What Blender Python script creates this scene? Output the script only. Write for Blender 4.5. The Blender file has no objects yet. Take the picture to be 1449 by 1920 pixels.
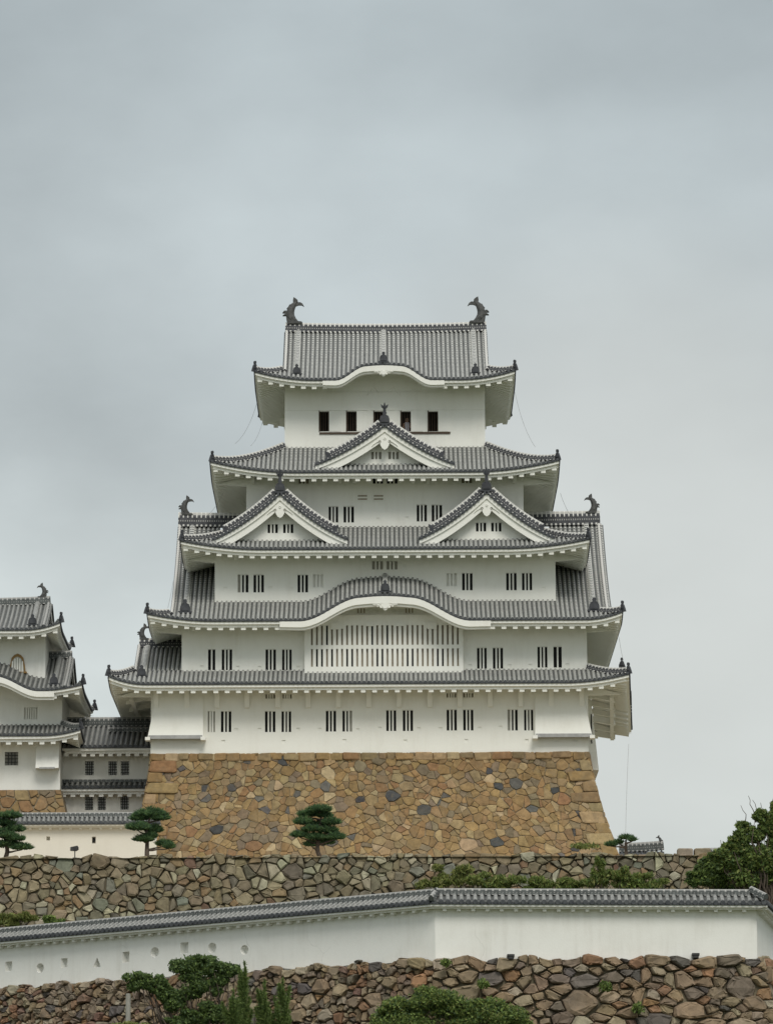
import bpy, math, random
import numpy as np
from mathutils import Vector, Matrix
random.seed(7)
R = random.Random(11)

# ------------------------------------------------------------------ camera, sky, sun, exposure
SC = bpy.context.scene
F = 8550.0                     # focal length in photograph pixels (1449 x 1920)
CAM = Vector((0, -290, 1.6))
M3 = (Matrix.Rotation(math.radians(90 + 10.6), 3, 'X') @ Matrix.Rotation(math.radians(-0.25), 3, 'Z'))
cd = bpy.data.cameras.new("camera"); co = bpy.data.objects.new("camera", cd)
SC.collection.objects.link(co); SC.camera = co
cd.sensor_fit = 'VERTICAL'; cd.sensor_height = 24; cd.sensor_width = 24
cd.lens = F * 24 / 1920
cd.clip_start = 1; cd.clip_end = 9000
co.matrix_world = Matrix.Translation(CAM) @ M3.to_4x4()

SUN_EL, SUN_AZ = 50, 14        # degrees; azimuth to the right of the viewer's back
W = bpy.data.worlds.new("World"); SC.world = W; W.use_nodes = True
nt = W.node_tree; N = nt.nodes; L = nt.links; N.clear()
def nd(tree, typ, **kw):
    n = tree.nodes.new(typ)
    for k, v in kw.items(): setattr(n, k, v)
    return n
out = nd(nt, 'ShaderNodeOutputWorld'); bg = nd(nt, 'ShaderNodeBackground'); bg.inputs[1].default_value = 0.1
sky = nd(nt, 'ShaderNodeTexSky', sky_type='NISHITA', sun_disc=False)
sky.sun_elevation = math.radians(SUN_EL); sky.sun_rotation = math.radians(180 - SUN_AZ)
tc = nd(nt, 'ShaderNodeTexCoord')
mp = nd(nt, 'ShaderNodeMapping'); mp.inputs['Scale'].default_value = (1, 1, 1.7)
L.new(tc.outputs['Generated'], mp.inputs[0])
n1 = nd(nt, 'ShaderNodeTexNoise'); n1.inputs['Scale'].default_value = 9.5; n1.inputs['Detail'].default_value = 3; n1.inputs['Roughness'].default_value = .45
mp.inputs['Location'].default_value = (3.1, 0.4, 1.93)
L.new(mp.outputs[0], n1.inputs['Vector'])
sx = nd(nt, 'ShaderNodeSeparateXYZ'); L.new(tc.outputs['Generated'], sx.inputs[0])
# cloud deck colour: pale near the horizon, greyer a little higher, bright again overhead
gr = nd(nt, 'ShaderNodeValToRGB'); cr = gr.color_ramp
cr.elements[0].position = 0.0; cr.elements[0].color = (.60, .635, .61, 1)
cr.elements[1].position = 1.0; cr.elements[1].color = (1.0, 1.02, 1.04, 1)
e = cr.elements.new(.15); e.color = (.575, .618, .605, 1)
e = cr.elements.new(.21); e.color = (.51, .56, .565, 1)
e = cr.elements.new(.29); e.color = (.405, .455, .468, 1)
e = cr.elements.new(.45); e.color = (.66, .70, .71, 1)
L.new(sx.outputs[2], gr.inputs[0])
nr = nd(nt, 'ShaderNodeMapRange'); nr.inputs[1].default_value = .3; nr.inputs[2].default_value = .7; nr.inputs[3].default_value = .76; nr.inputs[4].default_value = 1.16
n2 = nd(nt, 'ShaderNodeTexNoise'); n2.inputs['Scale'].default_value = 34; n2.inputs['Detail'].default_value = 5; n2.inputs['Roughness'].default_value = .6; L.new(mp.outputs[0], n2.inputs['Vector'])
mm = nd(nt, 'ShaderNodeMixRGB'); mm.inputs[0].default_value = .16; L.new(n1.outputs[0], mm.inputs[1]); L.new(n2.outputs[0], mm.inputs[2]); L.new(mm.outputs[0], nr.inputs[0])
vm = nd(nt, 'ShaderNodeVectorMath', operation='SCALE'); L.new(gr.outputs[0], vm.inputs[0]); L.new(nr.outputs[0], vm.inputs['Scale'])
v10 = nd(nt, 'ShaderNodeVectorMath', operation='SCALE'); v10.inputs['Scale'].default_value = 10.4; L.new(vm.outputs[0], v10.inputs[0])
mx = nd(nt, 'ShaderNodeMixRGB'); mx.inputs[0].default_value = .94
gd = nd(nt, 'ShaderNodeVectorMath', operation='DOT_PRODUCT'); gd.inputs[1].default_value = Vector((.055, .985, .165)).normalized()
nv = nd(nt, 'ShaderNodeVectorMath', operation='NORMALIZE'); L.new(tc.outputs['Generated'], nv.inputs[0]); L.new(nv.outputs[0], gd.inputs[0])
gm = nd(nt, 'ShaderNodeMapRange', interpolation_type='SMOOTHSTEP'); gm.inputs[1].default_value = .9955; gm.inputs[2].default_value = 1.0; gm.inputs[3].default_value = 0; gm.inputs[4].default_value = .55
L.new(gd.outputs['Value'], gm.inputs[0])
gx_ = nd(nt, 'ShaderNodeMixRGB'); gx_.inputs[2].default_value = (6.35, 6.45, 6.1, 1); L.new(gm.outputs[0], gx_.inputs[0]); L.new(v10.outputs[0], gx_.inputs[1])
L.new(sky.outputs[0], mx.inputs[1]); L.new(gx_.outputs[0], mx.inputs[2])
L.new(mx.outputs[0], bg.inputs[0]); L.new(bg.outputs[0], out.inputs[0])

sl = bpy.data.lights.new("sun", 'SUN'); sl.energy = 1.7; sl.angle = math.radians(24); sl.color = (1, .96, .88)
so = bpy.data.objects.new("sun", sl); SC.collection.objects.link(so)
_e, _a = math.radians(SUN_EL), math.radians(SUN_AZ)
sd = Vector((math.cos(_e) * math.sin(_a), -math.cos(_e) * math.cos(_a), math.sin(_e)))
so.rotation_euler = sd.to_track_quat('Z', 'Y').to_euler(); so.location = (60, -150, 160)
SC.view_settings.view_transform = 'Standard'; SC.view_settings.look = 'None'
SC.view_settings.exposure = 0.10; SC.view_settings.gamma = 1

# ------------------------------------------------------------------ measuring helpers
def ray(u, v):
    return M3 @ Vector(((u - 724.5) / F, (960 - v) / F, -1))
def at(u, v, Y):
    d = ray(u, v); t = (Y - CAM.y) / d.y
    p = CAM + d * t
    return p.x, p.z
def onplane(u, v, p0, n):      # where the sight line meets a vertical plane
    d = ray(u, v); t = (Vector(p0) - CAM).dot(Vector(n)) / d.dot(Vector(n))
    return CAM + d * t
def X(u, Y, v=1200): return at(u, v, Y)[0]
def Z(v, Y, u=724): return at(u, v, Y)[1]

# ------------------------------------------------------------------ materials
def base_mat(name, rough=.8):
    m = bpy.data.materials.new(name); m.use_nodes = True
    t = m.node_tree; b = t.nodes['Principled BSDF']; b.inputs['Roughness'].default_value = rough
    b.inputs['Specular IOR Level'].default_value = .25
    return m, t, b
def noise(t, vec, scale, detail=4, rough=.6):
    n = nd(t, 'ShaderNodeTexNoise'); n.inputs['Scale'].default_value = scale
    n.inputs['Detail'].default_value = detail; n.inputs['Roughness'].default_value = rough
    t.links.new(vec, n.inputs['Vector']); return n.outputs[0]
def rng(t, val, a, b, c, d):
    n = nd(t, 'ShaderNodeMapRange'); n.clamp = True
    for i, q in enumerate((a, b, c, d)): n.inputs[i + 1].default_value = q
    t.links.new(val, n.inputs[0]); return n.outputs[0]
def mixc(t, fac, c1, c2, mode='MIX'):
    n = nd(t, 'ShaderNodeMixRGB', blend_type=mode)
    for i, q in ((0, fac), (1, c1), (2, c2)):
        if isinstance(q, (int, float)): n.inputs[i].default_value = q
        elif isinstance(q, tuple): n.inputs[i].default_value = (*q, 1)
        else: t.links.new(q, n.inputs[i])
    return n.outputs[0]
def math_(t, op, a, b=None):
    n = nd(t, 'ShaderNodeMath', operation=op)
    for i, q in ((0, a), (1, b)):
        if q is None: continue
        if isinstance(q, (int, float)): n.inputs[i].default_value = q
        else: t.links.new(q, n.inputs[i])
    return n.outputs[0]
def bump(t, b, h, strength, dist=.02):
    n = nd(t, 'ShaderNodeBump'); n.inputs['Strength'].default_value = strength; n.inputs['Distance'].default_value = dist
    t.links.new(h, n.inputs['Height']); t.links.new(n.outputs[0], b.inputs['Normal'])
def objco(t, scale=(1, 1, 1)):
    c = nd(t, 'ShaderNodeTexCoord'); m = nd(t, 'ShaderNodeMapping'); m.inputs['Scale'].default_value = scale
    t.links.new(c.outputs['Object'], m.inputs[0]); return m.outputs[0]

def plaster(name, col, dirt, amt=.35, crack=False):
    m, t, b = base_mat(name, .85)
    v = objco(t)
    a = noise(t, v, .55, 5, .62); s = noise(t, objco(t, (2.6, 2.6, .22)), 1.3, 4, .6)
    f = math_(t, 'MULTIPLY', rng(t, a, .42, .72, 0, 1), rng(t, s, .40, .70, .15, 1))
    c = mixc(t, math_(t, 'MULTIPLY', f, amt), col, dirt)
    c = mixc(t, rng(t, noise(t, v, 9, 3), .35, .65, 0, .06), c, dirt)
    if crack:                                              # fine wandering cracks and a few repair patches
        wv = nd(t, 'ShaderNodeVectorMath', operation='ADD'); t.links.new(v, wv.inputs[0])
        nw = nd(t, 'ShaderNodeTexNoise'); nw.inputs['Scale'].default_value = .9; nw.inputs['Detail'].default_value = 5; t.links.new(v, nw.inputs['Vector']); t.links.new(nw.outputs[1], wv.inputs[1])
        vo = nd(t, 'ShaderNodeTexVoronoi', feature='DISTANCE_TO_EDGE'); vo.inputs['Scale'].default_value = .22; t.links.new(wv.outputs[0], vo.inputs['Vector'])
        ck = math_(t, 'MULTIPLY', math_(t, 'LESS_THAN', vo.outputs['Distance'], .003), rng(t, noise(t, v, .3, 2), .52, .62, 0, .2))
        c = mixc(t, ck, c, (.30, .28, .24))
    t.links.new(c, b.inputs['Base Color'])
    bump(t, b, noise(t, v, 14, 3), .25, .02)
    return m
MP = plaster('white_plaster', (.84, .835, .78), (.64, .615, .54), .45)
MPW = plaster('weathered_plaster', (.83, .825, .78), (.60, .58, .52), .6, True)
MPG = plaster('aged_grey_plaster', (.78, .765, .71), (.52, .51, .46), .6)

def flat(name, c1, c2, sc=3, rough=.75, bs=.2):
    m, t, b = base_mat(name, rough); v = objco(t)
    t.links.new(mixc(t, rng(t, noise(t, v, sc), .3, .7, 0, 1), c1, c2), b.inputs['Base Color'])
    if bs: bump(t, b, noise(t, v, sc * 5), bs)
    return m
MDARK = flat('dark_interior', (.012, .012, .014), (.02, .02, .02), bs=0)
MSHUT = flat('closed_shutter', (.30, .26, .20), (.40, .35, .28))
MSHUTG = flat('grey_shutter', (.36, .35, .31), (.48, .46, .41))
MWOOD = flat('dark_brown_wood', (.07, .05, .035), (.11, .08, .06))
MONI = flat('black_ornament_tile', (.035, .037, .042), (.075, .078, .085), 2.5, .55)
MFISH = flat('weathered_bronze_tile', (.05, .052, .052), (.105, .105, .10), 6, .6, .5)
MEND = flat('tile_end', (.04, .044, .05), (.095, .10, .105), 4, .6)
MOCH = flat('ochre_frame', (.33, .20, .07), (.22, .14, .06), 4)
MGUT = flat('grey_drip_board', (.30, .30, .30), (.42, .42, .41), 3)
MMET = flat('dark_metal', (.03, .03, .03), (.06, .06, .06), 5, .5)
MCON = flat('pale_concrete', (.36, .35, .31), (.27, .26, .23), 6)

def tile_sheet(name, c1, c2):
    m, t, b = base_mat(name, .6); v = objco(t)
    uv = nd(t, 'ShaderNodeUVMap'); s = nd(t, 'ShaderNodeSeparateXYZ'); t.links.new(uv.outputs[0], s.inputs[0])
    fr = math_(t, 'FRACT', math_(t, 'MULTIPLY', s.outputs[1], 3.6))
    c = mixc(t, rng(t, noise(t, v, 2.2, 5), .3, .7, 0, 1), c1, c2)
    c = mixc(t, math_(t, 'LESS_THAN', fr, .15), c, (.03, .03, .03))
    t.links.new(c, b.inputs['Base Color']); return m
def tile_rib(name, c1, c2, pl, period=.27, band=.38, edge=.29):
    m, t, b = base_mat(name, .6); v = objco(t)
    uv = nd(t, 'ShaderNodeUVMap'); s = nd(t, 'ShaderNodeSeparateXYZ'); t.links.new(uv.outputs[0], s.inputs[0])
    fr = math_(t, 'FRACT', math_(t, 'MULTIPLY', s.outputs[1], 1 / period))
    rowr = noise(t, objco(t, (3.2, 1, 1)), 1.1, 5, .75)
    wear = noise(t, v, 7, 3)
    bandm = math_(t, 'LESS_THAN', fr, math_(t, 'MULTIPLY', rng(t, wear, .3, .7, .7, 1.3), band))
    ed = math_(t, 'GREATER_THAN', math_(t, 'ABSOLUTE', math_(t, 'SUBTRACT', s.outputs[0], .5)), edge)
    pm = math_(t, 'MAXIMUM', bandm, ed)
    tilec = mixc(t, rng(t, rowr, .3, .7, 0, 1), c1, c2)
    plc = mixc(t, rng(t, wear, .35, .75, 0, .55), pl, (pl[0] * .5, pl[1] * .5, pl[2] * .48))
    t.links.new(mixc(t, pm, tilec, plc), b.inputs['Base Color']); return m
def tile_ridge(name, dark, pl):
    m, t, b = base_mat(name, .6)
    uv = nd(t, 'ShaderNodeUVMap'); s = nd(t, 'ShaderNodeSeparateXYZ'); t.links.new(uv.outputs[0], s.inputs[0])
    u, w = s.outputs[0], s.outputs[1]
    fu = math_(t, 'FRACT', math_(t, 'MULTIPLY', u, 1 / .30)); fu2 = math_(t, 'FRACT', math_(t, 'MULTIPLY', u, 1 / .15))
    top = math_(t, 'MULTIPLY', math_(t, 'GREATER_THAN', w, .78), math_(t, 'LESS_THAN', fu, .27))
    cap = math_(t, 'GREATER_THAN', w, 1.04)
    low = math_(t, 'MULTIPLY', math_(t, 'LESS_THAN', w, .17), math_(t, 'LESS_THAN', fu, .42))
    midb = math_(t, 'MULTIPLY', math_(t, 'LESS_THAN', math_(t, 'ABSOLUTE', math_(t, 'SUBTRACT', w, .5)), .07), math_(t, 'LESS_THAN', fu2, .38))
    pm = math_(t, 'MAXIMUM', math_(t, 'MAXIMUM', top, low), math_(t, 'MAXIMUM', math_(t, 'MULTIPLY', cap, .75), math_(t, 'MULTIPLY', midb, .6)))
    c = mixc(t, rng(t, noise(t, objco(t), 3), .3, .7, 0, 1), dark, (dark[0] * 2, dark[1] * 2, dark[2] * 2))
    t.links.new(mixc(t, pm, c, pl), b.inputs['Base Color']); return m
MSHEET = tile_sheet('flat_tiles', (.075, .08, .078), (.13, .133, .128))
MRIB = tile_rib('round_tiles_with_plaster', (.12, .126, .124), (.22, .22, .212), (.62, .62, .58), .27, .38, .25)
MRIDGE = tile_ridge('ridge_tiles', (.045, .046, .05), (.62, .61, .57))
MSHEET2 = tile_sheet('old_flat_tiles', (.055, .06, .058), (.11, .113, .108))
MRIB2 = tile_rib('old_round_tiles', (.15, .157, .15), (.28, .28, .265), (.40, .395, .37), .27, .14, .42)
MRIDGE2 = tile_ridge('old_ridge_tiles', (.055, .06, .058), (.36, .355, .335))
TK = [MSHEET, MRIB, MEND]; TO = [MSHEET2, MRIB2, MEND]

def attr_mat(name, rough, nscale, bs, tint=None, dist=.03):
    m, t, b = base_mat(name, rough); v = objco(t)
    a = nd(t, 'ShaderNodeVertexColor', layer_name='Col')
    n = noise(t, v, nscale, 6, .65)
    c = mixc(t, 1.0, a.outputs[0], mixc(t, rng(t, n, .25, .75, 0, 1), (.62, .62, .62), (1.34, 1.34, 1.34)), 'MULTIPLY')
    if tint:
        c = mixc(t, rng(t, noise(t, v, .35, 6, .7), .52, .72, 0, .55), c, tint)
        c = mixc(t, rng(t, noise(t, v, 2.2, 5, .7), .55, .75, 0, .45), c, tint)
    t.links.new(c, b.inputs['Base Color'])
    if bs: bump(t, b, noise(t, v, nscale * 2.2, 6, .7), bs, dist)
    return m
MSTONE = attr_mat('ochre_stone', .85, 3.0, .5, (.20, .165, .11))
MSTONE2 = attr_mat('mossy_rough_stone', .9, 2.6, .8, (.17, .165, .105))
MSTONE3 = attr_mat('brown_rough_stone', .9, 2.6, .8, (.15, .125, .10))
MJOINT = flat('dark_joint_earth', (.085, .07, .045), (.20, .17, .11), 1.5)
MJOINT1 = flat('sandy_joint', (.15, .115, .07), (.30, .25, .17), 2)
def leaf_mat(name):
    m, t, b = base_mat(name, .6)
    a = nd(t, 'ShaderNodeVertexColor', layer_name='Col'); t.links.new(a.outputs[0], b.inputs['Base Color'])
    tr = nd(t, 'ShaderNodeBsdfTranslucent'); t.links.new(a.outputs[0], tr.inputs[0])
    ms = nd(t, 'ShaderNodeMixShader'); ms.inputs[0].default_value = .35
    o = t.nodes['Material Output']
    t.links.new(b.outputs[0], ms.inputs[1]); t.links.new(tr.outputs[0], ms.inputs[2]); t.links.new(ms.outputs[0], o.inputs[0])
    return m
MLEAF = leaf_mat('leaf')
MBARK = flat('bark', (.06, .045, .035), (.12, .095, .075), 5, .9, .6)
MGRASS = flat('rough_grass', (.045, .07, .02), (.10, .10, .045), .6, .95)
MEARTH = flat('trodden_earth', (.33, .28, .20), (.42, .37, .28), .8, .95)

# ------------------------------------------------------------------ mesh builder and objects
class MB:
    def __init__(s): s.v = []; s.f = []; s.m = []; s.uv = []; s.c = []; s.n = 0
    def add(s, verts, faces, mat=0, uv=None, col=(1, 1, 1)):
        o = s.n
        verts = [tuple(map(float, p)) for p in verts]
        s.v += verts; k = len(verts); s.n += k
        s.f += [tuple(i + o for i in f) for f in faces]; s.m += [mat] * len(faces)
        s.uv += (uv if uv is not None else [(0, 0)] * k)
        s.c += [(*col, 1)] * k
    def box(s, x0, x1, y0, y1, z0, z1, mat=0, col=(1, 1, 1)):
        v = [(x, y, z) for x in (x0, x1) for y in (y0, y1) for z in (z0, z1)]
        s.add(v, [(0, 1, 3, 2), (4, 6, 7, 5), (0, 4, 5, 1), (2, 3, 7, 6), (0, 2, 6, 4), (1, 5, 7, 3)], mat, None, col)
    def hexa(s, p, mat=0):      # 8 corners, bottom ring then top ring
        s.add(p, [(3, 2, 1, 0), (4, 5, 6, 7), (0, 1, 5, 4), (1, 2, 6, 5), (2, 3, 7, 6), (3, 0, 4, 7)], mat)
    def grid(s, P, mat=0, uv=None, col=(1, 1, 1)):   # P: rows x cols x 3
        P = np.asarray(P, float); a, b = P.shape[:2]
        f = [(i * b + j, i * b + j + 1, (i + 1) * b + j + 1, (i + 1) * b + j) for i in range(a - 1) for j in range(b - 1)]
        s.add(P.reshape(-1, 3), f, mat, uv, col)
    def prism(s, pts, o, ux, uz, dv, mat=0, col=(1, 1, 1)):   # outline in (ux,uz), thickness dv
        o, ux, uz, dv = (np.array(q, float) for q in (o, ux, uz, dv))
        a = [o + ux * p[0] + uz * p[1] for p in pts]; b = [q + dv for q in a]; n = len(pts)
        s.add(a + b, [tuple(range(n)), tuple(range(2 * n - 1, n - 1, -1))] + [(i, n + i, n + (i + 1) % n, (i + 1) % n) for i in range(n)], mat, None, col)
    def tube(s, pts, rad, n=7, mat=0, flatten=1.0, flat_dir=None, col=(1, 1, 1)):
        pts = [np.array(p, float) for p in pts]; rings = []
        for i, p in enumerate(pts):
            t = pts[min(i + 1, len(pts) - 1)] - pts[max(i - 1, 0)]; t /= np.linalg.norm(t) + 1e-9
            w = np.array(flat_dir if flat_dir is not None else ((0, 0, 1) if abs(t[2]) < .9 else (1, 0, 0)), float)
            a = np.cross(t, w); a /= np.linalg.norm(a) + 1e-9; c = np.cross(a, t)
            if flat_dir is not None: c = w
            r = rad[i] if hasattr(rad, '__len__') else rad
            rings.append([p + r * (math.cos(k * 2 * math.pi / n) * a + flatten * math.sin(k * 2 * math.pi / n) * c) for k in range(n)])
        o = [q for rg in rings for q in rg]
        f = [(i * n + k, i * n + (k + 1) % n, (i + 1) * n + (k + 1) % n, (i + 1) * n + k) for i in range(len(pts) - 1) for k in range(n)]
        f += [tuple(range(n - 1, -1, -1)), tuple((len(pts) - 1) * n + k for k in range(n))]
        s.add(o, f, mat, None, col)
    def build(s, name, mats, parent=None, smooth=False):
        me = bpy.data.meshes.new(name); me.from_pydata(s.v, [], s.f)
        if not isinstance(mats, (list, tuple)): mats = [mats]
        for m in mats: me.materials.append(m)
        me.polygons.foreach_set('material_index', s.m)
        li = np.empty(len(me.loops), int); me.loops.foreach_get('vertex_index', li)
        ul = me.uv_layers.new(name='UVMap'); ul.data.foreach_set('uv', np.array(s.uv, float)[li].ravel())
        ca = me.color_attributes.new('Col', 'FLOAT_COLOR', 'POINT'); ca.data.foreach_set('color', np.array(s.c, float).ravel())
        if smooth: me.polygons.foreach_set('use_smooth', [True] * len(me.polygons))
        me.validate(); me.update()
        o = bpy.data.objects.new(name, me); SC.collection.objects.link(o)
        if parent is not None:
            o.parent = parent
            if parent.type == 'EMPTY': o.matrix_parent_inverse = Matrix.Translation(-parent.location)
        return o
def tag(o, label, cat, group=None, kind=None):
    o['label'] = label; o['category'] = cat
    if group: o['group'] = group
    if kind: o['kind'] = kind
    return o
def thing(name, loc, label, cat, group=None):
    o = bpy.data.objects.new(name, None); SC.collection.objects.link(o); o.location = loc
    o.empty_display_size = .5
    return tag(o, label, cat, group)
def structure(o): o['kind'] = 'structure'; return o

# ------------------------------------------------------------------ roofs
PITCH = .30
def slope(T, tw, a0, a1, dmax, z, step=.5, r=.082, dstart=None, rib=True, pitch=None):
    n = max(1, round((a1 - a0) / (pitch or PITCH))); p = (a1 - a0) / n
    side = np.array(tw(1, 0, 0)) - np.array(tw(0, 0, 0)); side = side / np.linalg.norm(side)
    inw = np.array(tw(0, 1, 0)) - np.array(tw(0, 0, 0)); inw = inw / np.linalg.norm(inw)
    ds_ = dstart or (lambda a: 0.0)
    for i in range(n):
        a = a0 + (i + .5) * p; l, rr = a - p / 2, a + p / 2
        dm = dmax(a); dl, dr = dmax(l), dmax(rr); s0 = ds_(a); sl, sr = ds_(l), ds_(rr)
        if abs(dl - dm) > 1.5: dl = dm
        if abs(dr - dm) > 1.5: dr = dm
        m = max(2, int(dm / step) + 2)
        if max(dl, dr) - min(sl, sr) < .05: continue
        P = []; UV = []
        for k in range(m):
            q = k / (m - 1)
            row = []
            for aa, d_, s_ in ((l, dl, sl), (rr, dr, sr)):
                d = s_ + max(0, d_ - s_) * q; row.append(tw(aa, d, z(aa, d))); UV.append((0 if aa == l else 1, d))
            P.append(row)
        T.grid(P, 0, UV)
        if s0 < .01:
            e0, e1 = np.array(P[0][0], float), np.array(P[0][1], float)
            T.add([e0, e1, e1 - (0, 0, .09), e0 - (0, 0, .09)], [(0, 1, 2, 3)], 2)
        if not rib or dm - s0 < .12: continue
        pts = np.array([tw(a, s0 + (dm - s0) * k / (m - 1), z(a, s0 + (dm - s0) * k / (m - 1))) for k in range(m)], float)
        tg = np.gradient(pts, axis=0); tg /= np.linalg.norm(tg, axis=1)[:, None] + 1e-9
        up = np.cross(np.tile(side, (m, 1)), tg); up *= np.sign(up[:, 2:3] + 1e-9); up /= np.linalg.norm(up, axis=1)[:, None] + 1e-9
        G = np.zeros((m, 5, 3)); UV = []
        for j in range(5):
            ph = math.pi * j / 4
            G[:, j] = pts + side * (math.cos(ph) * r) + up * (math.sin(ph) * r * 1.15 + .004)
        for k in range(m):
            dd = s0 + (dm - s0) * k / (m - 1)
            UV += [(j / 4, dd * 1.15) for j in range(5)]
        T.grid(G, 1, UV)
        if s0 < .01:
            c = pts[0] + up[0] * .03 - inw * .035; q = r * 1.2
            ring = [c + q * (math.cos(t) * side + math.sin(t) * np.array((0, 0, 1))) for t in np.linspace(0, 2 * math.pi, 9)[:-1]]
            back = [w + inw * .12 for w in ring]
            T.add(ring + back, [tuple(range(8))] + [(j, 8 + j, 8 + (j + 1) % 8, (j + 1) % 8) for j in range(8)], 2)

def eave(E, tw, a0, a1, z0, ov, wa0, wa1, zw, rp=.72, rw=.30, rh=.2, skip=None, zadd=None):
    n = max(8, int((a1 - a0) / .35)); rows = []
    prof = [(.05, -.08), (.05, -.24), (.20, -.26), (.20, -.42)]
    def te(a): return max(0, min(1, (a - a0) / max(.01, wa0 - a0), (a1 - a) / max(.01, a1 - wa1)))
    for i in range(n + 1):
        a = a0 + (a1 - a0) * i / n; row = []
        for d, dz in prof:
            ac = min(max(a, a0 + d), a1 - d); row.append(tw(ac, d, z0(ac) + dz))
        t = te(a); zb = z0(a) - .47
        ze = (1 - t) * zb + t * (zw + (zadd(a) if zadd else 0))
        row.append(tw(a, max(.28, t * ov) if t > .1 else .28 * t * 10, ze)); rows.append(row)
    E.grid(np.array(rows))
    m = max(3, round((a1 - a0) / rp))
    for i in range(m):
        a = a0 + (a1 - a0) * (i + .5) / m
        if skip and skip(a): continue
        t = te(a)
        if t < .12: continue
        d1 = t * ov * .98; d0 = .23; zb = z0(a) - .37; ze = (1 - t) * zb + t * (zw + (zadd(a) if zadd else 0))
        if d1 - d0 < .1: continue
        h = rw / 2; pp = []
        for dz in (-rh, .02):
            for (aa, d, zz) in ((a - h, d0, zb), (a + h, d0, zb), (a + h, d1, ze), (a - h, d1, ze)):
                pp.append(tw(aa, d, zz + dz - .02))
        E.hexa(pp)

def ridge(Rg, path, w, h, cap=True):
    path = [np.array(p, float) for p in path]; acc = 0; G = []; UV = []
    prof = [(-.5, 0), (-.42, .9)] + [(-.3 * math.cos(t) * 1.0, 1.0 + .32 * math.sin(t)) for t in np.linspace(0, math.pi, 5)] + [(.42, .9), (.5, 0)]
    for i, p in enumerate(path):
        if i: acc += np.linalg.norm(p - path[i - 1])
        t = path[min(i + 1, len(path) - 1)] - path[max(i - 1, 0)]; t = t / np.linalg.norm(t)
        s = np.cross(t, (0, 0, 1.0)); s = s / (np.linalg.norm(s) + 1e-9)
        up = np.cross(s, t); up = up if up[2] > 0 else -up
        G.append([p + s * (a * w) + up * (b * h) for a, b in prof]); UV += [(acc, b) for a, b in prof]
    Rg.grid(G, 0, UV)
    k = len(prof)
    Rg.add(G[0], [tuple(range(k))], 0, [(.1, .6)] * k); Rg.add(G[-1], [tuple(range(k))], 0, [(.1, .6)] * k)
def lerp(a, b, t): return tuple(a[i] + (b[i] - a[i]) * t for i in range(len(a)))
def dens(p0, p1, n=10, sag=0): return [(*lerp(p0, p1, i / n)[:2], lerp(p0, p1, i / n)[2] - sag * 4 * (i / n) * (1 - i / n)) for i in range(n + 1)]

BELL = [(-.62, 0), (-.62, .17), (-.46, .17), (-.44, .55), (-.34, .80), (-.15, .90), (-.15, 1.0), (-.19, 1.1), (-.12, 1.22), (0, 1.27),
        (.12, 1.22), (.19, 1.1), (.15, 1.0), (.15, .90), (.34, .80), (.44, .55), (.46, .17), (.62, .17), (.62, 0)]
def bell(parent, x, y, z, s=.8, name='ridge_end_tile', yaw=0, tall=1.0):
    b = MB(); c, q = math.cos(yaw), math.sin(yaw)
    b.prism([(p[0] * s, p[1] * s * tall) for p in BELL], (x, y, z), (c, q, 0), (0, 0, 1), (-q * .22 * s, c * .22 * s, 0))
    b.prism([(p[0] * s * .72, (p[1] * tall * .75 + .08) * s) for p in BELL[2:-2]], (x + q * .05, y - c * .05, z), (c, q, 0), (0, 0, 1), (-q * .06, c * .06, 0))
    return b.build(name, MONI, parent)
def corner_tile(parent, x, y, z, yaw, s=.6):     # small guardian tile on a hip corner, knob leaning outward
    b = MB(); c, q = math.cos(yaw), math.sin(yaw)
    o = [(-.35, -.1), (-.38, .35), (-.22, .75), (-.05, .9), (-.16, 1.02), (-.14, 1.25), (0, 1.32), (.14, 1.25), (.16, 1.02), (.1, .9), (.24, .75), (.42, .3), (.55, -.1)]
    b.prism([(p[0] * s, p[1] * s) for p in o], (x - q * .12 * s, y + c * .12 * s, z), (c, q, 0), (0, 0, 1), (q * .24 * s, -c * .24 * s, 0))
    b.prism([(p[0] * s * .6, p[1] * s * .6 + .05) for p in o[1:-1]], (x - q * .2 * s, y + c * .2 * s, z), (c, q, 0), (0, 0, 1), (q * .4 * s, -c * .4 * s, 0))
    return b.build('corner_end_tile', MONI, parent)
def fish(parent, x, y, z, d=1, s=1.0):           # d=+1: back to the left, tail curling to the right
    b = MB(); k = .00321 * s
    def P(px, py): return (x + d * (px - 380) * k, y, z + (668 - py) * k)
    cl = [(520, 652, 14), (470, 640, 34), (400, 615, 72), (350, 565, 86), (335, 505, 78), (338, 440, 72), (352, 385, 68), (380, 335, 58), (415, 295, 44), (445, 262, 30)]
    b.tube([P(a, c) for a, c, r in cl], [r * k for a, c, r in cl], 10, 0, 1.1, (0, 1, 0))
    def fin(pts, th=.16):
        b.prism([((p[0] - 380) * k * d, (668 - p[1]) * k) for p in pts], (x, y - th * s / 2, z), (1, 0, 0), (0, 0, 1), (0, th * s, 0))
    fin([(395, 300), (385, 235), (395, 168), (430, 185), (470, 220), (478, 262), (430, 300)])
    fin([(425, 305), (455, 265), (520, 262), (560, 290), (588, 345), (545, 318), (490, 318), (440, 335)])
    fin([(285, 470), (262, 420), (225, 425), (197, 460), (235, 458), (245, 480), (200, 512), (245, 510), (285, 515)], .3)
    fin([(290, 400), (270, 378), (300, 345), (325, 300), (350, 310), (385, 285), (400, 330), (330, 400)], .12)
    fin([(285, 560), (262, 540), (270, 600), (300, 668), (480, 668), (560, 655), (540, 630), (450, 625)], .5)
    return b.build('fish_ornament', MFISH, parent, False)

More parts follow.
